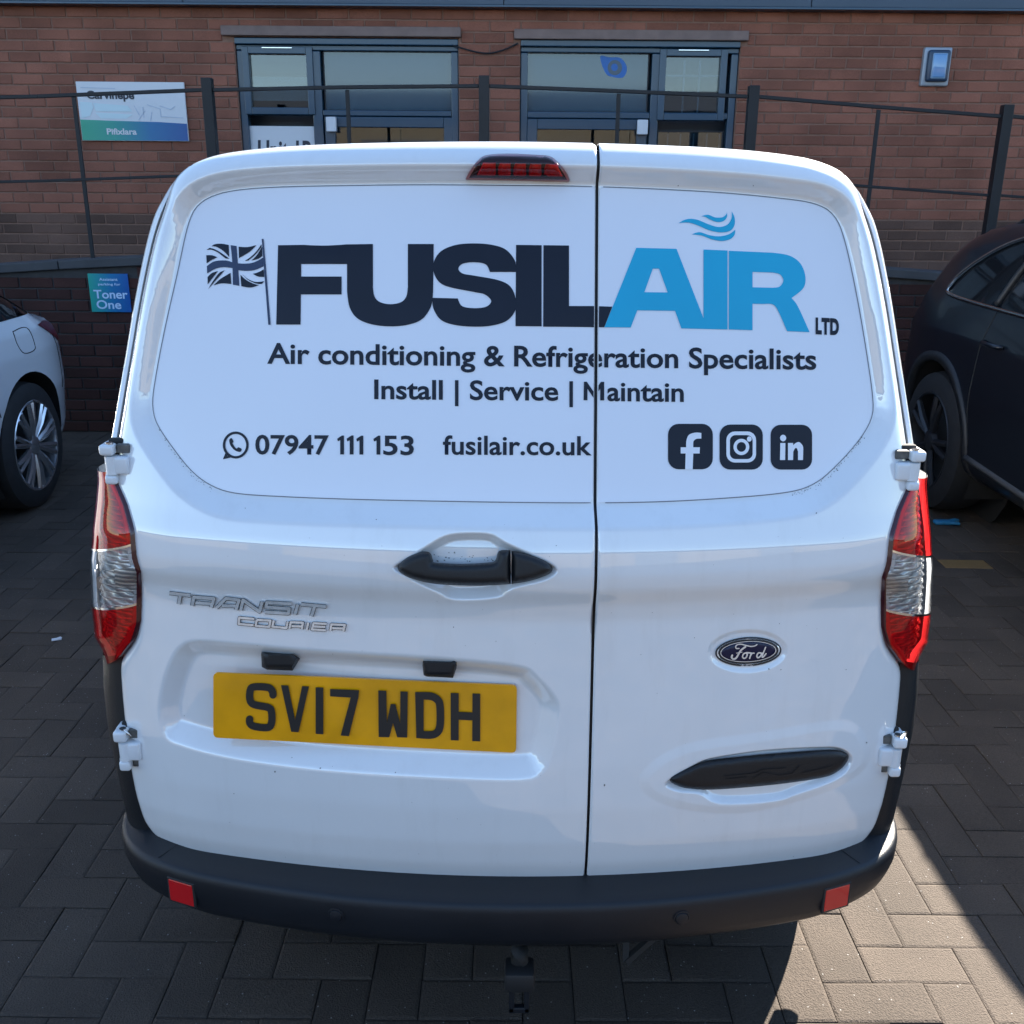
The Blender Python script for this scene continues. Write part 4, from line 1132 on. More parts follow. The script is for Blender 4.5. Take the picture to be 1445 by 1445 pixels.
building = thing('brick_building', 'red brick commercial building with blue framed glazed doors behind the fence', 'building', (0, YF, 0))
def bpart(mb, name, m, parent=None, **k):
    o = mb.build(name, m, None, **k)
    o.parent = parent if parent is not None else building
    o.matrix_parent_inverse = Matrix.Identity(4)
    pr_ = o.parent; off = Vector((0, 0, 0))
    while pr_ is not None: off += pr_.location; pr_ = pr_.parent
    o.data.transform(Matrix.Translation(-off))
    return o
def fx(px, py=110, Y=YF): return float(at_y(np.array(float(px)), np.array(float(py)), Y)[0])
def fz(px, py, Y=YF): return float(at_y(np.array(float(px)), np.array(float(py)), Y)[2])
ZTOP = fz(722, 13)
LX0, LX1, RX0, RX1 = fx(334), fx(647), fx(734), fx(1042)
ZH = fz(490, 52); ZH2 = fz(890, 57); ZH = (ZH + ZH2) / 2
Z0 = 0.90
# mortar backing with the two openings
wb = MB()
for (x0, x1, z0, z1) in ((-9, LX0, 0, ZTOP + .3), (LX1, RX0, 0, ZTOP + .3), (RX1, 9, 0, ZTOP + .3), (LX0, LX1, ZH, ZTOP + .3), (RX0, RX1, ZH, ZTOP + .3), (LX0, LX1, 0, Z0), (RX0, RX1, 0, Z0)):
    wb.box(((x0 + x1) / 2, YF + .157, (z0 + z1) / 2), (x1 - x0, .30, z1 - z0))
wall = bpart(wb, 'brick_wall', M['mortar'])
CH, BL = .075, .225
def unit_brick(name):
    v = []
    for (y, s) in ((0, .0), (.004, 1), (.05, 1)):
        e = .5 - (.0035 / .215 if s == 0 else 0); f = .5 - (.0035 / .065 if s == 0 else 0)
        for (a, c) in ((-1, -1), (1, -1), (1, 1), (-1, 1)): v.append((a * e, y, c * f))
    q = [(0, 1, 2, 3)] + [(4 + i, 4 + (i + 1) % 4, (i + 1) % 4, i) for i in range(4)] + [(8 + i, 8 + (i + 1) % 4, 4 + (i + 1) % 4, 4 + i) for i in range(4)]
    return np.array(v), q
UBV, UBQ = unit_brick('b')
def lay_bricks(x_lo, x_hi, z_lo, z_hi_fn, Yface, holes, mats, owner, owner_off, n_single, dark_below=None, seed=1):
    r = random.Random(seed); items = []
    row = 0; z = z_lo
    while True:
        zc = z + CH / 2
        if zc + CH / 2 > max(z_hi_fn(x_lo), z_hi_fn(x_hi), z_hi_fn(0)) + .02: break
        x = x_lo - (BL / 2 if row % 2 else 0)
        while x < x_hi:
            segs = [(x + .005, x + BL - .005)]
            for (hx0, hx1, hz0, hz1) in holes:
                if zc > hz0 and zc < hz1:
                    out = []
                    for a, b in segs:
                        if b <= hx0 or a >= hx1: out.append((a, b))
                        else:
                            if a < hx0 - .02: out.append((a, hx0 - .004))
                            if b > hx1 + .02: out.append((hx1 + .004, b))
                    segs = out
            for a, b in segs:
                if zc + CH / 2 <= z_hi_fn((a + b) / 2) + .012: items.append(((a + b) / 2, zc, b - a, r.gauss(0, .0012), r.gauss(0, .004)))
            x += BL
        z += CH; row += 1
    P = np.array([(i[0], Yface, i[1]) for i in items]); vis_ = visible(P, 5)
    d = np.linalg.norm(P - CAM, axis=1)
    pick = [k for k in np.argsort(d) if vis_[k]][:n_single]; ps = set(pick)
    cache = {}
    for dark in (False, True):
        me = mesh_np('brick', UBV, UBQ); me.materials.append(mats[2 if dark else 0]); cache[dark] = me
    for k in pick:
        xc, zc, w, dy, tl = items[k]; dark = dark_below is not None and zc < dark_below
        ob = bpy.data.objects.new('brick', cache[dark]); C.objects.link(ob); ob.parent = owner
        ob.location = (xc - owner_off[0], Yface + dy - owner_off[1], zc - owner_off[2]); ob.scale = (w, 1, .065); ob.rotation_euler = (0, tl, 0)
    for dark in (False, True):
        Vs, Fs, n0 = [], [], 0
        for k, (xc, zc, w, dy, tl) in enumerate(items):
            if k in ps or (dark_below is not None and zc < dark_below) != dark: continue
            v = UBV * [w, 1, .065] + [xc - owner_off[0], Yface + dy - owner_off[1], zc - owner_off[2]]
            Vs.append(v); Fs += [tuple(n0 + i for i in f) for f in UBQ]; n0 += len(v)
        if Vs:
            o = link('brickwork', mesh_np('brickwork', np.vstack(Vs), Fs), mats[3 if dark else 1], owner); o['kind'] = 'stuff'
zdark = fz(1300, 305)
zrow0 = ZTOP - CH * 29
holes = [(LX0, LX1, 0, ZH), (RX0, RX1, 0, ZH), (fx(318), fx(651), fz(490, 53), fz(490, 38)), (fx(725), fx(1051), fz(890, 58), fz(890, 43))]
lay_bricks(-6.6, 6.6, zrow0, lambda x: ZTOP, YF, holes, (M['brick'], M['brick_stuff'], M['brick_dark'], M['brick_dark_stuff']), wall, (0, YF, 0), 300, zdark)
for (a, b, t, u, xm) in ((318, 651, 38, 52, 490), (725, 1051, 43, 57, 890)):
    z1, z0 = fz(xm, t), fz(xm, u)
    bpart(MB().box(((fx(a) + fx(b)) / 2, YF + .10, (z0 + z1) / 2), (fx(b) - fx(a), .28, z1 - z0), .006), 'lintel', M['stone'])
# cladding above
jx = [-9.0, -6.7, -4.6, -2.35, fx(711, 6, YF - .1), fx(1145, 10, YF - .1), 4.75, 7.0, 9.0]
for a, b in zip(jx[:-1], jx[1:]):
    bpart(MB().box(((a + b) / 2, YF + .10, (ZTOP + .012 + 4.05) / 2), (b - a - .006, .40, 4.05 - ZTOP - .012), .004), 'cladding_panel', M['cladding'])
bpart(MB().box((0, YF + .09, ZTOP + .004), (18, .40, .014), .002), 'drip_trim', M['frame_blue'])
bpart(MB().box((0, YF + 5.32, 2.0), (17.9, 10.0, 4.0)), 'rear_block', M['cladding'])

def rectbars(mb, x0, x1, z0, z1, w, y, d, sides='lrtb'):
    """frame of four bars butted end to end"""
    if 'l' in sides: mb.box((x0 + w / 2, y, (z0 + z1) / 2), (w, d, z1 - z0), .004)
    if 'r' in sides: mb.box((x1 - w / 2, y, (z0 + z1) / 2), (w, d, z1 - z0), .004)
    if 't' in sides: mb.box(((x0 + x1) / 2, y, z1 - w / 2), (x1 - x0 - 2 * w - .002, d, w), .004)
    if 'b' in sides: mb.box(((x0 + x1) / 2, y, z0 + w / 2), (x1 - x0 - 2 * w - .002, d, w), .004)
    return mb
def glazed_unit(x0, x1, mpx, bigpx, smallpx, doorpx, lowpx, xm, tr, label, blind=None, sash=None):
    """door set: outer frame, transom light, opening light, door leaf and side light; pixel spans measured on the wall plane"""
    u = bpy.data.objects.new('door_set', None); C.objects.link(u); u.parent = building; u.location = ((x0 + x1) / 2, 0, 0); u['label'] = label
    yy = YF + .07
    zt = ZH - .004
    bpart(MB().box(((x0 + x1) / 2, yy - .03, zt - .022), (x1 - x0 - .004, .09, .044), .006).box(((x0 + x1) / 2, yy - .005, zt - .062), (x1 - x0 - .004, .07, .034), .005), 'head_frame', M['frame_blue'], u)
    for nm_, a, b in (('jamb', x0 + .002, x0 + .055), ('jamb', x1 - .055, x1 - .002), ('mullion', fx(mpx[0]), fx(mpx[1]))):
        fr_ = MB().box(((a + b) / 2, yy, (Z0 + zt - .082) / 2), (b - a, .08, zt - .082 - Z0), .006)
        bpart(fr_, nm_, M['frame_blue'], u)
    zt1, zt0 = fz(xm, tr[0]), fz(xm, tr[1])
    for (a, b) in ((x0 + .057, fx(mpx[0]) - .002), (fx(mpx[1]) + .002, x1 - .057)):
        bpart(MB().box(((a + b) / 2, yy, (zt1 + zt0) / 2), (b - a, .078, zt1 - zt0), .005), 'transom', M['frame_blue'], u)
    def pane(p, m, y, nm='pane'):
        a, b, t, bt = p; X0, X1, Z1, Z0_ = fx(a, t + 10), fx(b, t + 10), fz(xm, t), (fz(xm, bt) if bt else Z0 + .12)
        bpart(MB().box(((X0 + X1) / 2, y, (Z0_ + Z1) / 2), (X1 - X0, .006, Z1 - Z0_)), nm, m, u)
        bpart(rectbars(MB(), X0 - .008, X1 + .008, Z0_ - .008, Z1 + .008, .010, y - .006, .012), 'gasket', M['gasket'], u)
        return X0, X1, Z0_, Z1
    pane(bigpx, M['film'], yy + .012)
    q = smallpx
    X0, X1, Zb, Zt = fx(q[0] - 7, q[2]), fx(q[1] + 7, q[2]), fz(xm, q[3] + 9), fz(xm, q[2] - 8)
    bpart(rectbars(MB(), X0, X1, Zb, Zt, .048, yy - .028, .06), 'opening_sash', M['frame_blue'], u)
    pane(q, M['pane'], yy - .012)
    bpart(MB().box((fx((q[0] + q[1]) / 2, 60), yy - .062, fz(xm, q[2] - 6)), (.22, .012, .010), .003), 'trickle_vent', M['chrome'], u)
    X0, X1 = fx(doorpx[0], 175), fx(doorpx[1], 175); Zt = fz(xm, doorpx[2]); gt = fz(xm, doorpx[3])
    dl = MB(); w = .075
    dl.box((X0 + w / 2, yy - .01, (Z0 + .02 + Zt) / 2), (w, .05, Zt - Z0 - .02), .005).box((X1 - w / 2, yy - .01, (Z0 + .02 + Zt) / 2), (w, .05, Zt - Z0 - .02), .005)
    dl.box(((X0 + X1) / 2, yy - .01, (gt + Zt) / 2), (X1 - X0 - 2 * w - .002, .05, Zt - gt), .005).box(((X0 + X1) / 2, yy - .01, Z0 + .10), (X1 - X0 - 2 * w - .002, .05, .16), .005)
    bpart(dl, 'door_leaf', M['frame_blue'], u)
    bpart(MB().box(((X0 + X1) / 2, yy + .002, (gt + Z0 + .18) / 2), (X1 - X0 - 2 * w + .01, .006, gt - Z0 - .18)), 'door_pane', M['pane'], u)
    bpart(MB().box(((x0 + x1) / 2, YF + .62, (Z0 + ZH) / 2), (x1 - x0, .02, ZH - Z0)).box((x0 - .01, YF + .4, (Z0 + ZH) / 2), (.02, .5, ZH - Z0)).box((x1 + .01, YF + .4, (Z0 + ZH) / 2), (.02, .5, ZH - Z0)), 'interior', M['dark_room'], u)
    return u, yy, pane
uL, yL, paneL = glazed_unit(LX0, LX1, (438, 452), (454, 637, 69, 154), (347, 433, 74, 153), (457, 640, 164, 179), None, 490, (155, 163), 'left door set with a pale blind in its opening light')
uR, yR, paneR = glazed_unit(RX0, RX1, (920, 932), (741, 917, 73, 157), (939, 1021, 76, 160), (744, 914, 168, 183), None, 890, (158, 167), 'right door set with a blue scrawl on its frosted pane')
za_, zb_ = fz(490, 108), fz(490, 142)
bpart(MB().box(((fx(350) + fx(433)) / 2, yL - .002, (za_ + zb_) / 2), (fx(433) - fx(350), .006, za_ - zb_)), 'blind', M['blind'], uL)
bpart(MB().box((fx(392), yL - .004, (fz(490, 178) + Z0 + .4) / 2), (fx(447, 190) - fx(352, 190), .012, fz(490, 178) - Z0 - .4), .002), 'sign_panel', M['white_sign'], uL)
paneR((930, 1021, 185, None), M['pane'], yR)
gb = MB()  # reflection of white bars in the glass, built as thin strips behind it
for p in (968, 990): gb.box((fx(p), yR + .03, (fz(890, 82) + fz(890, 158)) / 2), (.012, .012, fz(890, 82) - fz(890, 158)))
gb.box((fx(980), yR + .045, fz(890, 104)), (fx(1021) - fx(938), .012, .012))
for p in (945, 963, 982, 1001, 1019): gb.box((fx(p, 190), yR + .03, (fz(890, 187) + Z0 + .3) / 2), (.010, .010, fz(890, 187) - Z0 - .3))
bpart(gb, 'reflection_bars', M['white_sign'], uR)
M['scrawl'] = mat('blue_scrawl', lin(44, 104, 176), .5)
def flat_px(name, loops, Y, m, parent, thick=.003, union=False):
    V, T = fill([np.asarray(l, float) for l in loops], None, None, union)
    p = at_y(V[:, 0], V[:, 1], Y)
    mb = MB(); me = mesh_np(name, p, [tuple(t) for t in T[:, ::-1]]); mb.bm.free()
    o = link(name, me, m); o.parent = parent
    off = Vector((0, 0, 0)); pr_ = parent
    while pr_ is not None: off += pr_.location; pr_ = pr_.parent
    me.transform(Matrix.Translation(-off)); return o
def flat_text(name, body, x0, x1, yb0, yb1, cap, Y, m, parent, bold=.0):
    V, Fc = text_shape(body, bold); u = (V[:, 0] - V[:, 0].min()) / np.ptp(V[:, 0])
    p = at_y(x0 + u * (x1 - x0), yb0 + u * (yb1 - yb0) - V[:, 1] / .7 * cap, Y)
    me = mesh_np(name, p, Fc); o = link(name, me, m); o.parent = parent
    off = Vector((0, 0, 0)); pr_ = parent
    while pr_ is not None: off += pr_.location; pr_ = pr_.parent
    me.transform(Matrix.Translation(-off)); return o
zr = (4.1286, 715, 30)
flat_px('scrawl', [ZP(*zr, [(545, 205, 1), (600, 210, 1), (665, 215, 1), (700, 270, 1), (680, 325, 1), (620, 325, 1), (575, 300, 1)])], yR + .0085, M['scrawl'], uR)
flat_px('scrawl_ring', [ZP(*zr, [tuple(p) for p in ngon(630, 270, 42, 44)]), ZP(*zr, [tuple(p) for p in ngon(628, 268, 20, 22)])], yR + .0075, M['frame_blue'], uR)
flat_text('sign_lettering', 'Unit 1B', 364, 440, 224, 225, 26, yL - .0115, M['sign_text'], uL, .03)
for (a, b, c, d, yy_, par) in ((461, 475, 165, 186, yL, uL), (899, 914, 169, 190, yR, uR)):
    w, h = fx(b, 175) - fx(a, 175), fz(a, c) - fz(a, d)
    bpart(MB().box(((fx(a, 175) + fx(b, 175)) / 2, yy_ - .075, (fz(a, c) + fz(a, d)) / 2), (w, .05, h), .006), 'entry_sensor', M['white_sign'], par)
cbl = [at_y(np.array(float(a)), np.array(float(b)), YF - .02) for a, b in ((640, 64), (655, 69), (675, 74), (692, 75), (712, 70), (731, 61))]
ob = MB().tube([tuple(p) for p in openpath(cbl, 5)], .006, 8).build('cable', M['rail'], None, True)
tag(ob, 'thin black cable sagging between the two door sets', 'cable')
# wall light
wl = thing('wall_light', 'grey square wall light with dark bezel high on the red brick', 'light', (fx(1319, 95), YF - .012, fz(1319, 95)))
def wpart(mb, nm, m, **k): return mb.build(nm, m, wl, **k)
sx_, sz_ = fx(1338, 95) - fx(1299, 95), fz(1319, 66) - fz(1319, 121)
wpart(MB().box((0, 0, 0), (sx_, .05, sz_), .012, seg=3), 'back_plate', mat('grey_casting', lin(150, 160, 172), .45, metal=.3, var=.08, scale=8), angle=40)
M['bezel'] = mat('dark_bezel', lin(40, 62, 86), .35)
wpart(MB().box((.002, -.035, .004), (sx_ * .80, .05, sz_ * .82), .02, seg=3), 'bezel', M['bezel'], angle=40)
wpart(MB().box((.004, -.058, .002), (sx_ * .48, .02, sz_ * .60), .008, seg=3), 'light_lens', mat('blue_glass_lens', lin(92, 142, 190), .12, coat=1), angle=40)
wpart(MB().box((.004, -.054, .002), (sx_ * .54, .02, sz_ * .66), .008, seg=3), 'lens_rim', mat('pale_rim', lin(120, 150, 178), .3), angle=40)
# wall sign with green to blue print
sg = np.array([(108, 115.5), (259, 116), (268, 200), (118, 198)], float)
xs_, zs_ = [fx(113, 155), fx(264, 155)], [fz(190, 199), fz(190, 116)]
ws = thing('wall_sign', 'white company sign with green and blue print on the red brick wall', 'sign', ((xs_[0] + xs_[1]) / 2, YF - .02, (zs_[0] + zs_[1]) / 2))
W_, H_ = xs_[1] - xs_[0], zs_[1] - zs_[0]
MB().box((0, .004, 0), (W_, .016, H_), .002).build('sign_board', M['white_sign'], ws)
def sgp(u, v, y=-.0055): return (-W_ / 2 + u * W_, y, -H_ / 2 + v * H_)
M['sign_grad'] = grad_mat('green_blue_print', [(0, lin(46, 160, 130)), (.3, lin(40, 150, 140)), (.65, lin(30, 110, 160)), (1, lin(26, 84, 150))])
tp = [(0.004, .36), (.25, .345), (.5, .335), (.75, .325), (.996, .30)]
sg_ = MB(); lower = [sgp(u, .006) for u, v in tp]; upper = [sgp(u, v) for u, v in tp]
sg_.loft([lower, upper]); sg_.build('sign_print', M['sign_grad'], ws)
M['sign_green'] = mat('pale_green_print', lin(196, 216, 222), .35)
sg2 = MB()
for q in ([(.02, .66), (.13, .65), (.14, .56), (.10, .42), (.02, .38)], [(.14, .64), (.46, .60), (.50, .50), (.16, .50)], [(.15, .48), (.50, .45), (.44, .38), (.20, .38)]): sg2.poly([sgp(u, v, -.0062) for u, v in q])
sg2.build('sign_picture', M['sign_green'], ws)
M['sign_grey'] = mat('grey_print', lin(176, 188, 206), .4)
for k, l in enumerate(([(.52, .60), (.56, .44)], [(.60, .58), (.60, .40)], [(.64, .62), (.76, .55), (.76, .42), (.97, .40)], [(.76, .60), (.86, .54), (.90, .60)], [(.66, .34), (.68, .50)], [(.55, .36), (.62, .52)], [(.04, .90), (.36, .885)])):
    g3 = MB()
    for a, b in zip(l[:-1], l[1:]): g3.bar(sgp(*a, -.0062), sgp(*b, -.0062), .001, .005)
    g3.build('sign_outline', M['sign_grey'], ws)
def sign_text(body, u0, u1, v, cap, m, bold=.0):
    V, Fc = text_shape(body, bold); a = (V[:, 0] - V[:, 0].min()) / np.ptp(V[:, 0])
    P = [sgp(u0 + t * (u1 - u0), v + y_ / .7 * cap, -.0068) for t, y_ in zip(a, V[:, 1])]
    link('sign_lettering', mesh_np('sign_lettering', P, Fc), m, ws)
sign_text('Carvinepe', .09, .53, .715, .13, M['sign_text'], .03)
sign_text('Pifixlara', .24, .52, .11, .10, M['white_sign'], .03)

# ================================================================= ramp wall and railing
YW = 5.32
def zpx(pts, Y): a = np.array([at_y(np.array(float(p)), np.array(float(q)), Y) for p, q in pts]); return a[:, 0], a[:, 2]
cx_, cz_ = zpx([(-60, 377), (0, 371), (210, 361), (490, 356), (683, 355), (873, 360), (1064, 366), (1250, 378), (1330, 384), (1445, 393), (1520, 399)], YW)
ztop = lambda x: float(np.interp(x, cx_, cz_))
rw = thing('ramp_wall', 'low dark brick retaining wall with grey coping below the railing', 'wall', (0, YW, 0))
bk = MB(); xs = np.linspace(-6, 6, 25)
bk.loft([[(x, .009, -.05), (x, .009, ztop(x) - .06), (x, .24, ztop(x) - .06), (x, .24, -.05)] for x in xs], closed=True, cap=True)
bk.build('wall_core', M['mortar_dark'], rw)
lay_bricks(-5.2, 5.2, .004, lambda x: ztop(x) - .075, YW, [], (M['brick_ramp'], M['brick_ramp_stuff'], M['brick_ramp'], M['brick_ramp_stuff']), rw, (0, YW, 0), 300, None, 5)
for a, b in zip(np.arange(-6, 6, .6), np.arange(-5.4, 6.1, .6)):
    z0, z1 = ztop(a), ztop(b)
    MB().bar((a + .003, .12, z0 - .03), (b - .003, .12, z1 - .03), .30, .056, .006).build('coping_stone', M['coping'], rw)
rp = MB().loft([[(x, YW + .245, ztop(x) - .17), (x, YF + .005, ztop(x) - .17)] for x in xs]).build('ramp', M['ramp_floor']); rp['kind'] = 'structure'
# railing: one welded piece with posts, rails and thin uprights
YR = YW + .12
rl = thing('railing', 'dark steel railing with square posts on top of the ramp wall', 'railing', (0, YR, 0))
tr_x, tr_z = zpx([(-60, 143), (103, 133), (292, 127), (490, 123), (683, 121.5), (873, 128.5), (1064, 136.5), (1240, 151), (1410, 163.5), (1520, 172)], YR)
mr_x, mr_z = zpx([(-60, 261), (115, 253), (292, 247), (683, 241), (1064, 250), (1215, 262.5), (1400, 275.5), (1520, 283)], YR)
posts = [(292, 110), (683, 107), (1064, 121), (1422, 148)]
px_x = []
for p, q in posts:
    x, z = zpx([(p, q)], YR); x, z = float(x[0]), float(z[0]); px_x.append(x); zb0 = ztop(x) - .01
    MB().box((x, 0, (z + zb0) / 2), (.066, .066, z - zb0), .004).build('post', M['rail'], rl)
xl = fx(-60, 130, YR); xr = fx(1520, 150, YR)
MB().box((xl - .6, 0, (float(tr_z[0]) + ztop(xl)) / 2 + .02), (.066, .066, float(tr_z[0]) - ztop(xl) + .12), .004).build('post', M['rail'], rl)
edges = [xl - .57] + px_x + [xr]
for (X_, Z_, hgt, nm) in ((tr_x, tr_z, .022, 'top_rail'), (mr_x, mr_z, .018, 'middle_rail')):
    for a, b in zip(edges[:-1], edges[1:]):
        za1, zb1 = float(np.interp(a, X_, Z_)), float(np.interp(b, X_, Z_))
        m_ = (a + b) / 2; zm = float(np.interp(m_, X_, Z_))
        for (p, q, zp_, zq) in ((a + (.034 if a != edges[0] else 0), m_, za1, zm), (m_, b - (.034 if b != edges[-1] else 0), zm, zb1)):
            MB().bar((p, 0, zp_), (q, 0, zq),   .014 if nm == 'middle_rail' else .030, hgt, .003).build(nm, M['rail'], rl)
for p, q in ((104, 138), (490, 127), (873, 133), (1240, 155)):
    x, z = zpx([(p, q)], YR); x = float(x[0]); z = float(np.interp(x, tr_x, tr_z)) - .016; zb0 = ztop(x) - .005
    MB().box((x, .0, (z + zb0) / 2), (.026, .012, z - zb0), .002).build('upright', M['rail'], rl)
# parking sign on the ramp wall
x0s, x1s = fx(128, 415, YW), fx(184, 415, YW); z0s, z1s = fz(155, 440, YW), fz(155, 386, YW)
ps = thing('parking_sign', 'small square teal to blue sign fixed on the dark ramp wall', 'sign', ((x0s + x1s) / 2, YW - .012, (z0s + z1s) / 2))
W2, H2 = x1s - x0s, z1s - z0s
MB().box((0, .002, 0), (W2, .010, H2), .002).build('sign_board', grad_mat('teal_blue_print', [(0, lin(40, 160, 142)), (.55, lin(24, 116, 164)), (1, lin(24, 86, 160))]), ps)
def ps_text(body, u0, u1, v, cap, bold):
    V, Fc = text_shape(body, bold); a = (V[:, 0] - V[:, 0].min()) / np.ptp(V[:, 0])
    P = [(-W2 / 2 + (u0 + t * (u1 - u0)) * W2, -.0042, -H2 / 2 + (v + y_ / .7 * cap) * H2) for t, y_ in zip(a, V[:, 1])]
    link('sign_lettering', mesh_np('sign_lettering', P, Fc), M['sign_pale'], ps)
M['sign_pale'] = mat('pale_lettering', lin(190, 214, 240), .4)
ps_text('Assistant', .28, .74, .82, .07, .02); ps_text('parking for', .24, .80, .70, .06, .02); ps_text('Toner', .10, .95, .36, .22, .02); ps_text('One', .14, .76, .09, .22, .02)

# litter
p = at_z(np.array(1331.0), np.array(740.0), 0.0); M['blue_cloth'] = mat('blue_rubber_glove', lin(30, 110, 150), .6, var=.2, scale=40)
gl = MB(); gl.box((0, 0, .012), (.10, .05, .022), .010).box((.055, .012, .016), (.06, .035, .018), .008, Matrix.Rotation(.5, 3, 'Z')).box((.04, -.02, .014), (.07, .018, .016), .007, Matrix.Rotation(-.3, 3, 'Z'))
ob = gl.build('glove', M['blue_cloth'], None, True); ob.location = tuple(p); tag(ob, 'crumpled blue glove on the paving beside the dark car', 'litter')
p = at_z(np.array(80.0), np.array(903.0), 0.0)
ob = MB().box((0, 0, .003), (.035, .02, .004), .0015, Matrix.Rotation(.4, 3, 'Z')).box((.008, .004, .006), (.018, .014, .003), .001, Matrix.Rotation(.9, 3, 'Z')).build('paper_scrap', M['white_sign']); ob.location = tuple(p)
tag(ob, 'tiny pale scrap of paper on the shaded paving left of the van', 'litter')
# ================================================================= parked cars (rear towards the building)
def tabf(zs, ws): return lambda z: np.interp(z, zs, ws)
def make_car(root, prof, hw, arches, ar, wheel_r, wheel_x, side_windows, paint, rim_m, spokes, Rc, ends, roof_glass, trim_m=None, sill_m=None, half_l=2.2, cell=.035):
    """body sides are skins x = G(y, z) cut for wheel arches and windows; a crowned ribbon joins them over the top"""
    P = resample(path([(a, b, 1) for a, b in prof], 6), .03)
    def G(y, z):
        sh = np.shape(y); y = np.ravel(y); z = np.ravel(z); s = -sdf(np.stack([y, z], 1), P)
        q = np.clip(Rc - s, 0, Rc)
        tp = np.clip((np.abs(y) - (half_l - ends[0])) / ends[0], 0, 1.3)
        return (hw(z) - ends[1] * tp ** 2 - (Rc - np.sqrt(np.maximum(Rc * Rc - q * q, 0))) * .95).reshape(sh)
    # side outline with wheel arch bites
    side = P.copy()
    def cut(poly, cy, r):
        ins = np.hypot(poly[:, 0] - cy, poly[:, 1] - wheel_r) < r
        if not ins.any(): return poly
        n = len(poly); k0 = next(i for i in range(n) if ins[i] and not ins[i - 1]); poly = np.roll(poly, -k0, 0); ins = np.roll(ins, -k0)
        m = int(ins.sum()) if not ins.all() else n
        a, b = poly[-1], poly[m % n]
        t0, t1 = math.atan2(a[1] - wheel_r, a[0] - cy), math.atan2(b[1] - wheel_r, b[0] - cy)
        # go over the top of the arch
        if a[0] > cy:
            if t0 < -math.pi / 2: t0 += 2 * math.pi
            if t1 < 0: t1 += 2 * math.pi
            if t0 > math.pi: t0 -= 2 * math.pi
        else:
            if t0 < 0: t0 += 2 * math.pi
            if t1 > math.pi / 2 + math.pi: t1 -= 2 * math.pi
        arc_ = [(cy + r * math.cos(t), wheel_r + r * math.sin(t)) for t in np.linspace(t0, t1, 26)]
        return np.vstack([poly[m:], arc_])
    for cy in arches: side = cut(side, cy, ar)
    wins = [resample(path(w, 6), .03) for w in side_windows]
    V, T = fill([side] + wins, cell)
    nn = np.roll(side, -1, 0) - np.roll(side, 1, 0)
    body_V, body_F, body_N = [], [], []
    e = .004
    x = G(V[:, 0], V[:, 1]); gy = (G(V[:, 0] + e, V[:, 1]) - G(V[:, 0] - e, V[:, 1])) / (2 * e); gz = (G(V[:, 0], V[:, 1] + e) - G(V[:, 0], V[:, 1] - e)) / (2 * e)
    n0 = np.stack([np.ones_like(x), -gy, -gz], 1); n0 /= np.linalg.norm(n0, axis=1)[:, None]
    for sx in (1, -1):
        k = sum(len(v) for v in body_V)
        body_V.append(np.stack([x * sx, V[:, 0], V[:, 1]], 1)); body_N.append(n0 * [sx, 1, 1])
        TT = T if sx > 0 else T[:, ::-1]
        body_F += [tuple(k + t) for t in TT]
    me = mesh_np('body', np.vstack(body_V), body_F, normals=np.vstack(body_N)); link('body', me, paint, root)
    # ribbon over bonnet, roof, tail and floor
    gx = G(P[:, 0], P[:, 1]); tg_ = np.roll(P, -1, 0) - np.roll(P, 1, 0); pn = np.stack([tg_[:, 1], -tg_[:, 0]], 1); pn /= np.linalg.norm(pn, axis=1)[:, None]
    if inside(P + pn * .02, [P]).mean() > .5: pn = -pn
    us = np.linspace(-1, 1, 13)
    rows = [[(gx[i] * u * 1.0, P[i, 0] + pn[i, 0] * .05 * (1 - u * u), P[i, 1] + pn[i, 1] * .05 * (1 - u * u)) for u in us] for i in range(len(P))]
    inarch = lambda i: any(abs(P[i, 0] - c) < ar for c in arches) and P[i, 1] < .45
    topm, glass_rows = MB(), []
    idx = list(range(len(P))) + [0]
    isglass = [any((a <= P[i, 0] <= b) and P[i, 1] > zmin for a, b, zmin in roof_glass) for i in range(len(P))]
    run = []
    def flush(run, g):
        if len(run) > 1:
            if g:
                MB().loft([[q for q in rows[i]] for i in run]).build('window', M['glass_dark'], root, True)
            else: topm.loft([rows[i] for i in run])
    cur = isglass[0]; run = []
    for i in idx:
        run.append(i)
        if isglass[i] != cur:
            flush(run, cur); cur = isglass[i]; run = [i]
    flush(run, cur)
    topm.build('roof_and_ends', paint, root, angle=50)
    # windows and their trims
    for w in wins:
        Vw, Tw = fill([w], .05)
        for sx in (1, -1):
            xw = G(Vw[:, 0], Vw[:, 1]) - .006
            link('window', mesh_np('window', np.stack([xw * sx, Vw[:, 0], Vw[:, 1]], 1), [tuple(t if sx > 0 else t[::-1]) for t in Tw], True), M['glass_dark'], root)
            if trim_m is not None:
                xo = G(w[:, 0], w[:, 1]) + .003
                pts = [(a * sx, b, c) for a, b, c in zip(xo, w[:, 0], w[:, 1])]
                MB().tube(pts + pts[:1], .011, 6, False).build('window_trim', trim_m, root, True)
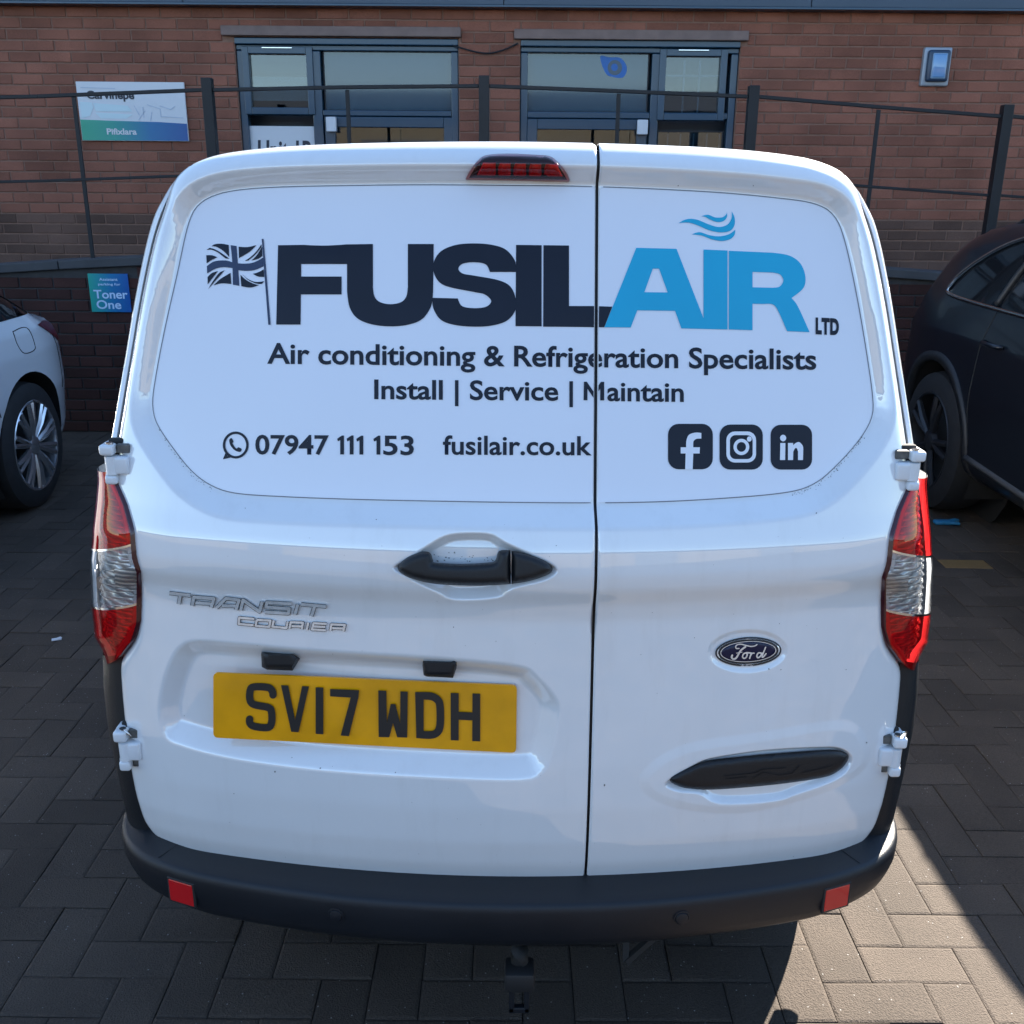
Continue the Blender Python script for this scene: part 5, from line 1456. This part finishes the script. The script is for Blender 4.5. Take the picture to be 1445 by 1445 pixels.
    # wheel wells, wheels
    for cy in arches:
        for sx in (1, -1):
            wx = wheel_x - .26
            ring_a = [((wx) * sx, cy + ar * 1.02 * math.cos(t), wheel_r + ar * 1.02 * math.sin(t)) for t in np.linspace(-.5, math.pi + .5, 26)]
            ring_b = [(float(G(np.array([b]), np.array([max(c, .3)]))[0]) * sx - .004 * sx, b, c) for a, b, c in ring_a]
            w_ = MB().loft([ring_a, ring_b]); w_.poly([((wx - .002) * sx, cy + ar * 1.1 * math.cos(t), wheel_r + ar * 1.1 * math.sin(t)) for t in np.linspace(0, 2 * math.pi, 24, endpoint=False)])
            w_.build('wheel_well', M['under'], root, True)
            wheel(root, (sx * (wheel_x - .11), cy, wheel_r), wheel_r, .23, sx, rim_m, spokes, .70)
            if sill_m is not None:
                th = np.linspace(-.25, math.pi + .25, 30); r0, r1 = ar - .002, ar + .045
                def ap(r, o): return [((float(G(np.array([cy + r * math.cos(t)]), np.array([max(wheel_r + r * math.sin(t), .26)]))[0]) + o) * sx, cy + r * math.cos(t), wheel_r + r * math.sin(t)) for t in th]
                MB().loft([ap(r0, -.02), ap(r0, .012), ap(r1, .012), ap(r1, -.004)]).build('arch_trim', sill_m, root, True)
    MB().box((0, 0, .30), (1.3, 2 * half_l - .7, .16)).build('underbody', M['under'], root)
    return G, P
def seam_on(G, root, pts, name='panel_gap', sx=1, r=.0035, m=None, off=.0):
    P_ = openpath(pts, 6); x = G(P_[:, 0], P_[:, 1]) + off
    MB().tube([(a * sx, b, c) for a, b, c in zip(x, P_[:, 0], P_[:, 1])], r, 6).build(name, m or M['under'], root, True)

# ----------------------------------------------------------------- white car on the left; its left flank shows
M['car_white'] = mat('white_car_paint', (.66, .68, .70), .3, coat=1.0, var=.02, scale=3)
M['alloy'] = mat('silver_alloy', (.62, .64, .67), .22, metal=.9)
wy = at_z(np.array(57.0), np.array(714.0), 0.0)
white = thing('parked_car', 'white car with silver multi-spoke wheels parked left of the van', 'car', (wy[0] - .86, wy[1] - 1.36, 0), R_(0), 'cars parked beside the van')
prof = [(-2.13, .36), (-2.2, .55), (-2.1, .72), (-1.6, .86), (-1.1, .93), (-.35, 1.33), (.15, 1.42), (.70, 1.38), (1.20, 1.25), (1.52, 1.10), (1.74, .975), (1.98, .935), (2.14, .82), (2.20, .60), (2.12, .36), (1.90, .24), (-1.95, .22)]
hwW = tabf([.2, .35, .6, .8, .92, 1.0, 1.4], [.84, .88, .905, .895, .865, .82, .62])
GW, PW = make_car(white, prof, hwW, (-1.3, 1.36), .385, .335, .885, [[(-.95, .975), (-.32, 1.285, 1), (.15, 1.355, 1), (.65, 1.365, 1), (1.18, 1.238, 1), (1.50, 1.09, 1), (1.67, .988), (.6, .975)]],
         M['car_white'], M['alloy'], 10, .08, (.70, .22), [(-1.15, -.35, .90), (.3, 1.76, .965)])
seam_on(GW, white, [(.86, .96), (.90, .80), (.97, .66), (1.02, .56)], 'door_gap')
seam_on(GW, white, [(1.34, .93), (1.33, .87), (1.36, .82), (1.46, .815), (1.50, .84), (1.49, .93), (1.34, .93)], 'fuel_flap_gap', r=.0025)
seam_on(GW, white, [(1.80, .90), (1.84, .72), (1.80, .56)], 'bumper_gap')
tl = resample(path([(1.62, .93), (1.80, .93, 1), (1.98, .88, 1), (2.04, .80, 1), (1.95, .80, 1), (1.78, .86, 1)], 5), .02)
Vt, Tt = fill([tl], .03)
for sx in (1, -1):
    xt = GW(Vt[:, 0], Vt[:, 1]) + .004
    link('tail_light', mesh_np('tail_light', np.stack([xt * sx, Vt[:, 0], Vt[:, 1]], 1), [tuple(t if sx > 0 else t[::-1]) for t in Tt], True), mat('dark_red_lamp', lin(90, 16, 22), .35, spec=.3), white)
# ----------------------------------------------------------------- dark SUV on the right; its right flank shows
M['car_dark'] = mat('dark_car_paint', (.008, .010, .015), .28, coat=.35, spec=.35)
M['dark_alloy'] = mat('dark_alloy', (.055, .058, .065), .4, metal=.7)
M['dark_trim'] = mat('dark_trim', (.018, .019, .021), .5)
M['skirt'] = mat('grey_sill_strip', (.07, .072, .075), .4)
dx = 2.22; dyc = at_z(np.array(1303.0), np.array(714.0), 0.0)[1]
suv = thing('parked_suv', 'black SUV with chrome window trim parked right of the van', 'car', (dx + .95, dyc - 1.43, 0), 0, 'cars parked beside the van')
prof2 = [(-2.28, .36), (-2.36, .66), (-2.2, .92), (-1.5, 1.04), (-1.05, 1.10), (-.25, 1.50), (.30, 1.57), (.90, 1.555), (1.45, 1.50), (1.78, 1.41), (2.00, 1.22), (2.17, 1.02), (2.28, .93), (2.33, .70), (2.24, .38), (2.05, .27), (-2.1, .25)]
hwS = tabf([.2, .4, .7, .95, 1.08, 1.3, 1.6], [.90, .945, .96, .945, .905, .82, .70])
GS, PS = make_car(suv, prof2, hwS, (-1.38, 1.43), .43, .37, .945, [[(-.92, 1.115), (-.28, 1.43, 1), (.30, 1.495, 1), (.88, 1.465, 1), (1.22, 1.395, 1), (1.48, 1.27, 1), (1.58, 1.17, 1), (1.50, 1.125, 1), (.6, 1.11)]],
         M['car_dark'], M['dark_alloy'], 5, .13, (.85, .22), [(-1.1, -.28, 1.05), (1.80, 2.14, 1.05)], M['chrome'], M['dark_trim'], 2.36)
for sx in (1, -1):
    seam_on(GS, suv, [(.98, 1.10), (1.00, .85), (1.0, .62), (.96, .45)], 'door_gap', sx)
    seam_on(GS, suv, [(-.02, 1.10), (-.03, .8), (-.03, .40)], 'door_gap', sx)
    for yb_ in (.95, -.10):
        P_ = [((float(GS(np.array([y_]), np.array([.965]))[0]) + o) * sx, y_, .965) for y_, o in ((yb_, .004), (yb_ - .02, .03), (yb_ - .16, .03), (yb_ - .18, .004))]
        MB().tube(P_, .011, 8).build('door_handle', M['car_dark'] if yb_ > 0 else M['chrome'], suv, True)
    seam_on(GS, suv, [(.96, .40), (0, .37), (-.92, .37)], 'sill_strip', sx, .016, M['skirt'], .002)
    P_ = [((float(GS(np.array([y_]), np.array([z_]))[0]) - .06) * sx, y_, z_ + d) for y_, z_, d in ((1.38, 1.45, .015), (1.2, 1.48, .05), (.6, 1.53, .055), (-.1, 1.50, .05), (-.25, 1.47, .01))]
    MB().tube(openpath(P_, 5), .016, 8).build('roof_rail', M['dark_trim'], suv, True)
for (g_, y_) in ((.62, 1),): seam_on(GS, suv, [(.52, 1.115), (.44, 1.30), (.34, 1.48)], 'window_pillar', -1, .02, M['dark_trim'], .0)
seam_on(GS, suv, [(1.02, 1.13), (.96, 1.30), (.85, 1.455)], 'window_pillar', -1, .016, M['dark_trim'], .0)

# ================================================================= what stands behind the camera and shows in glass and paint
M['tan_clad'] = mat('tan_cladding', lin(92, 82, 68), .7, var=.08, scale=.6)
M['roof_dark'] = mat('dark_roof', lin(60, 62, 66), .6)
unit = thing('warehouse', 'tan clad industrial unit with dark roof across the car park, mirrored in the glass', 'building', (0, -32, 0))
for k in range(-14, 14):
    MB().box((k * 5 + 2.5, 0, 2.4), (4.97, .3, 4.8), .02).build('wall_panel', M['tan_clad'], unit)
MB().box((0, -6, 5.3), (140, 14, 1.0), .1, taper=(1, .6)).build('roof', M['roof_dark'], unit)
for k in (-20, -5, 11, 22): MB().box((k, .16, 1.8), (3.4, .06, 3.6), .02).build('loading_door', M['roof_dark'], unit)
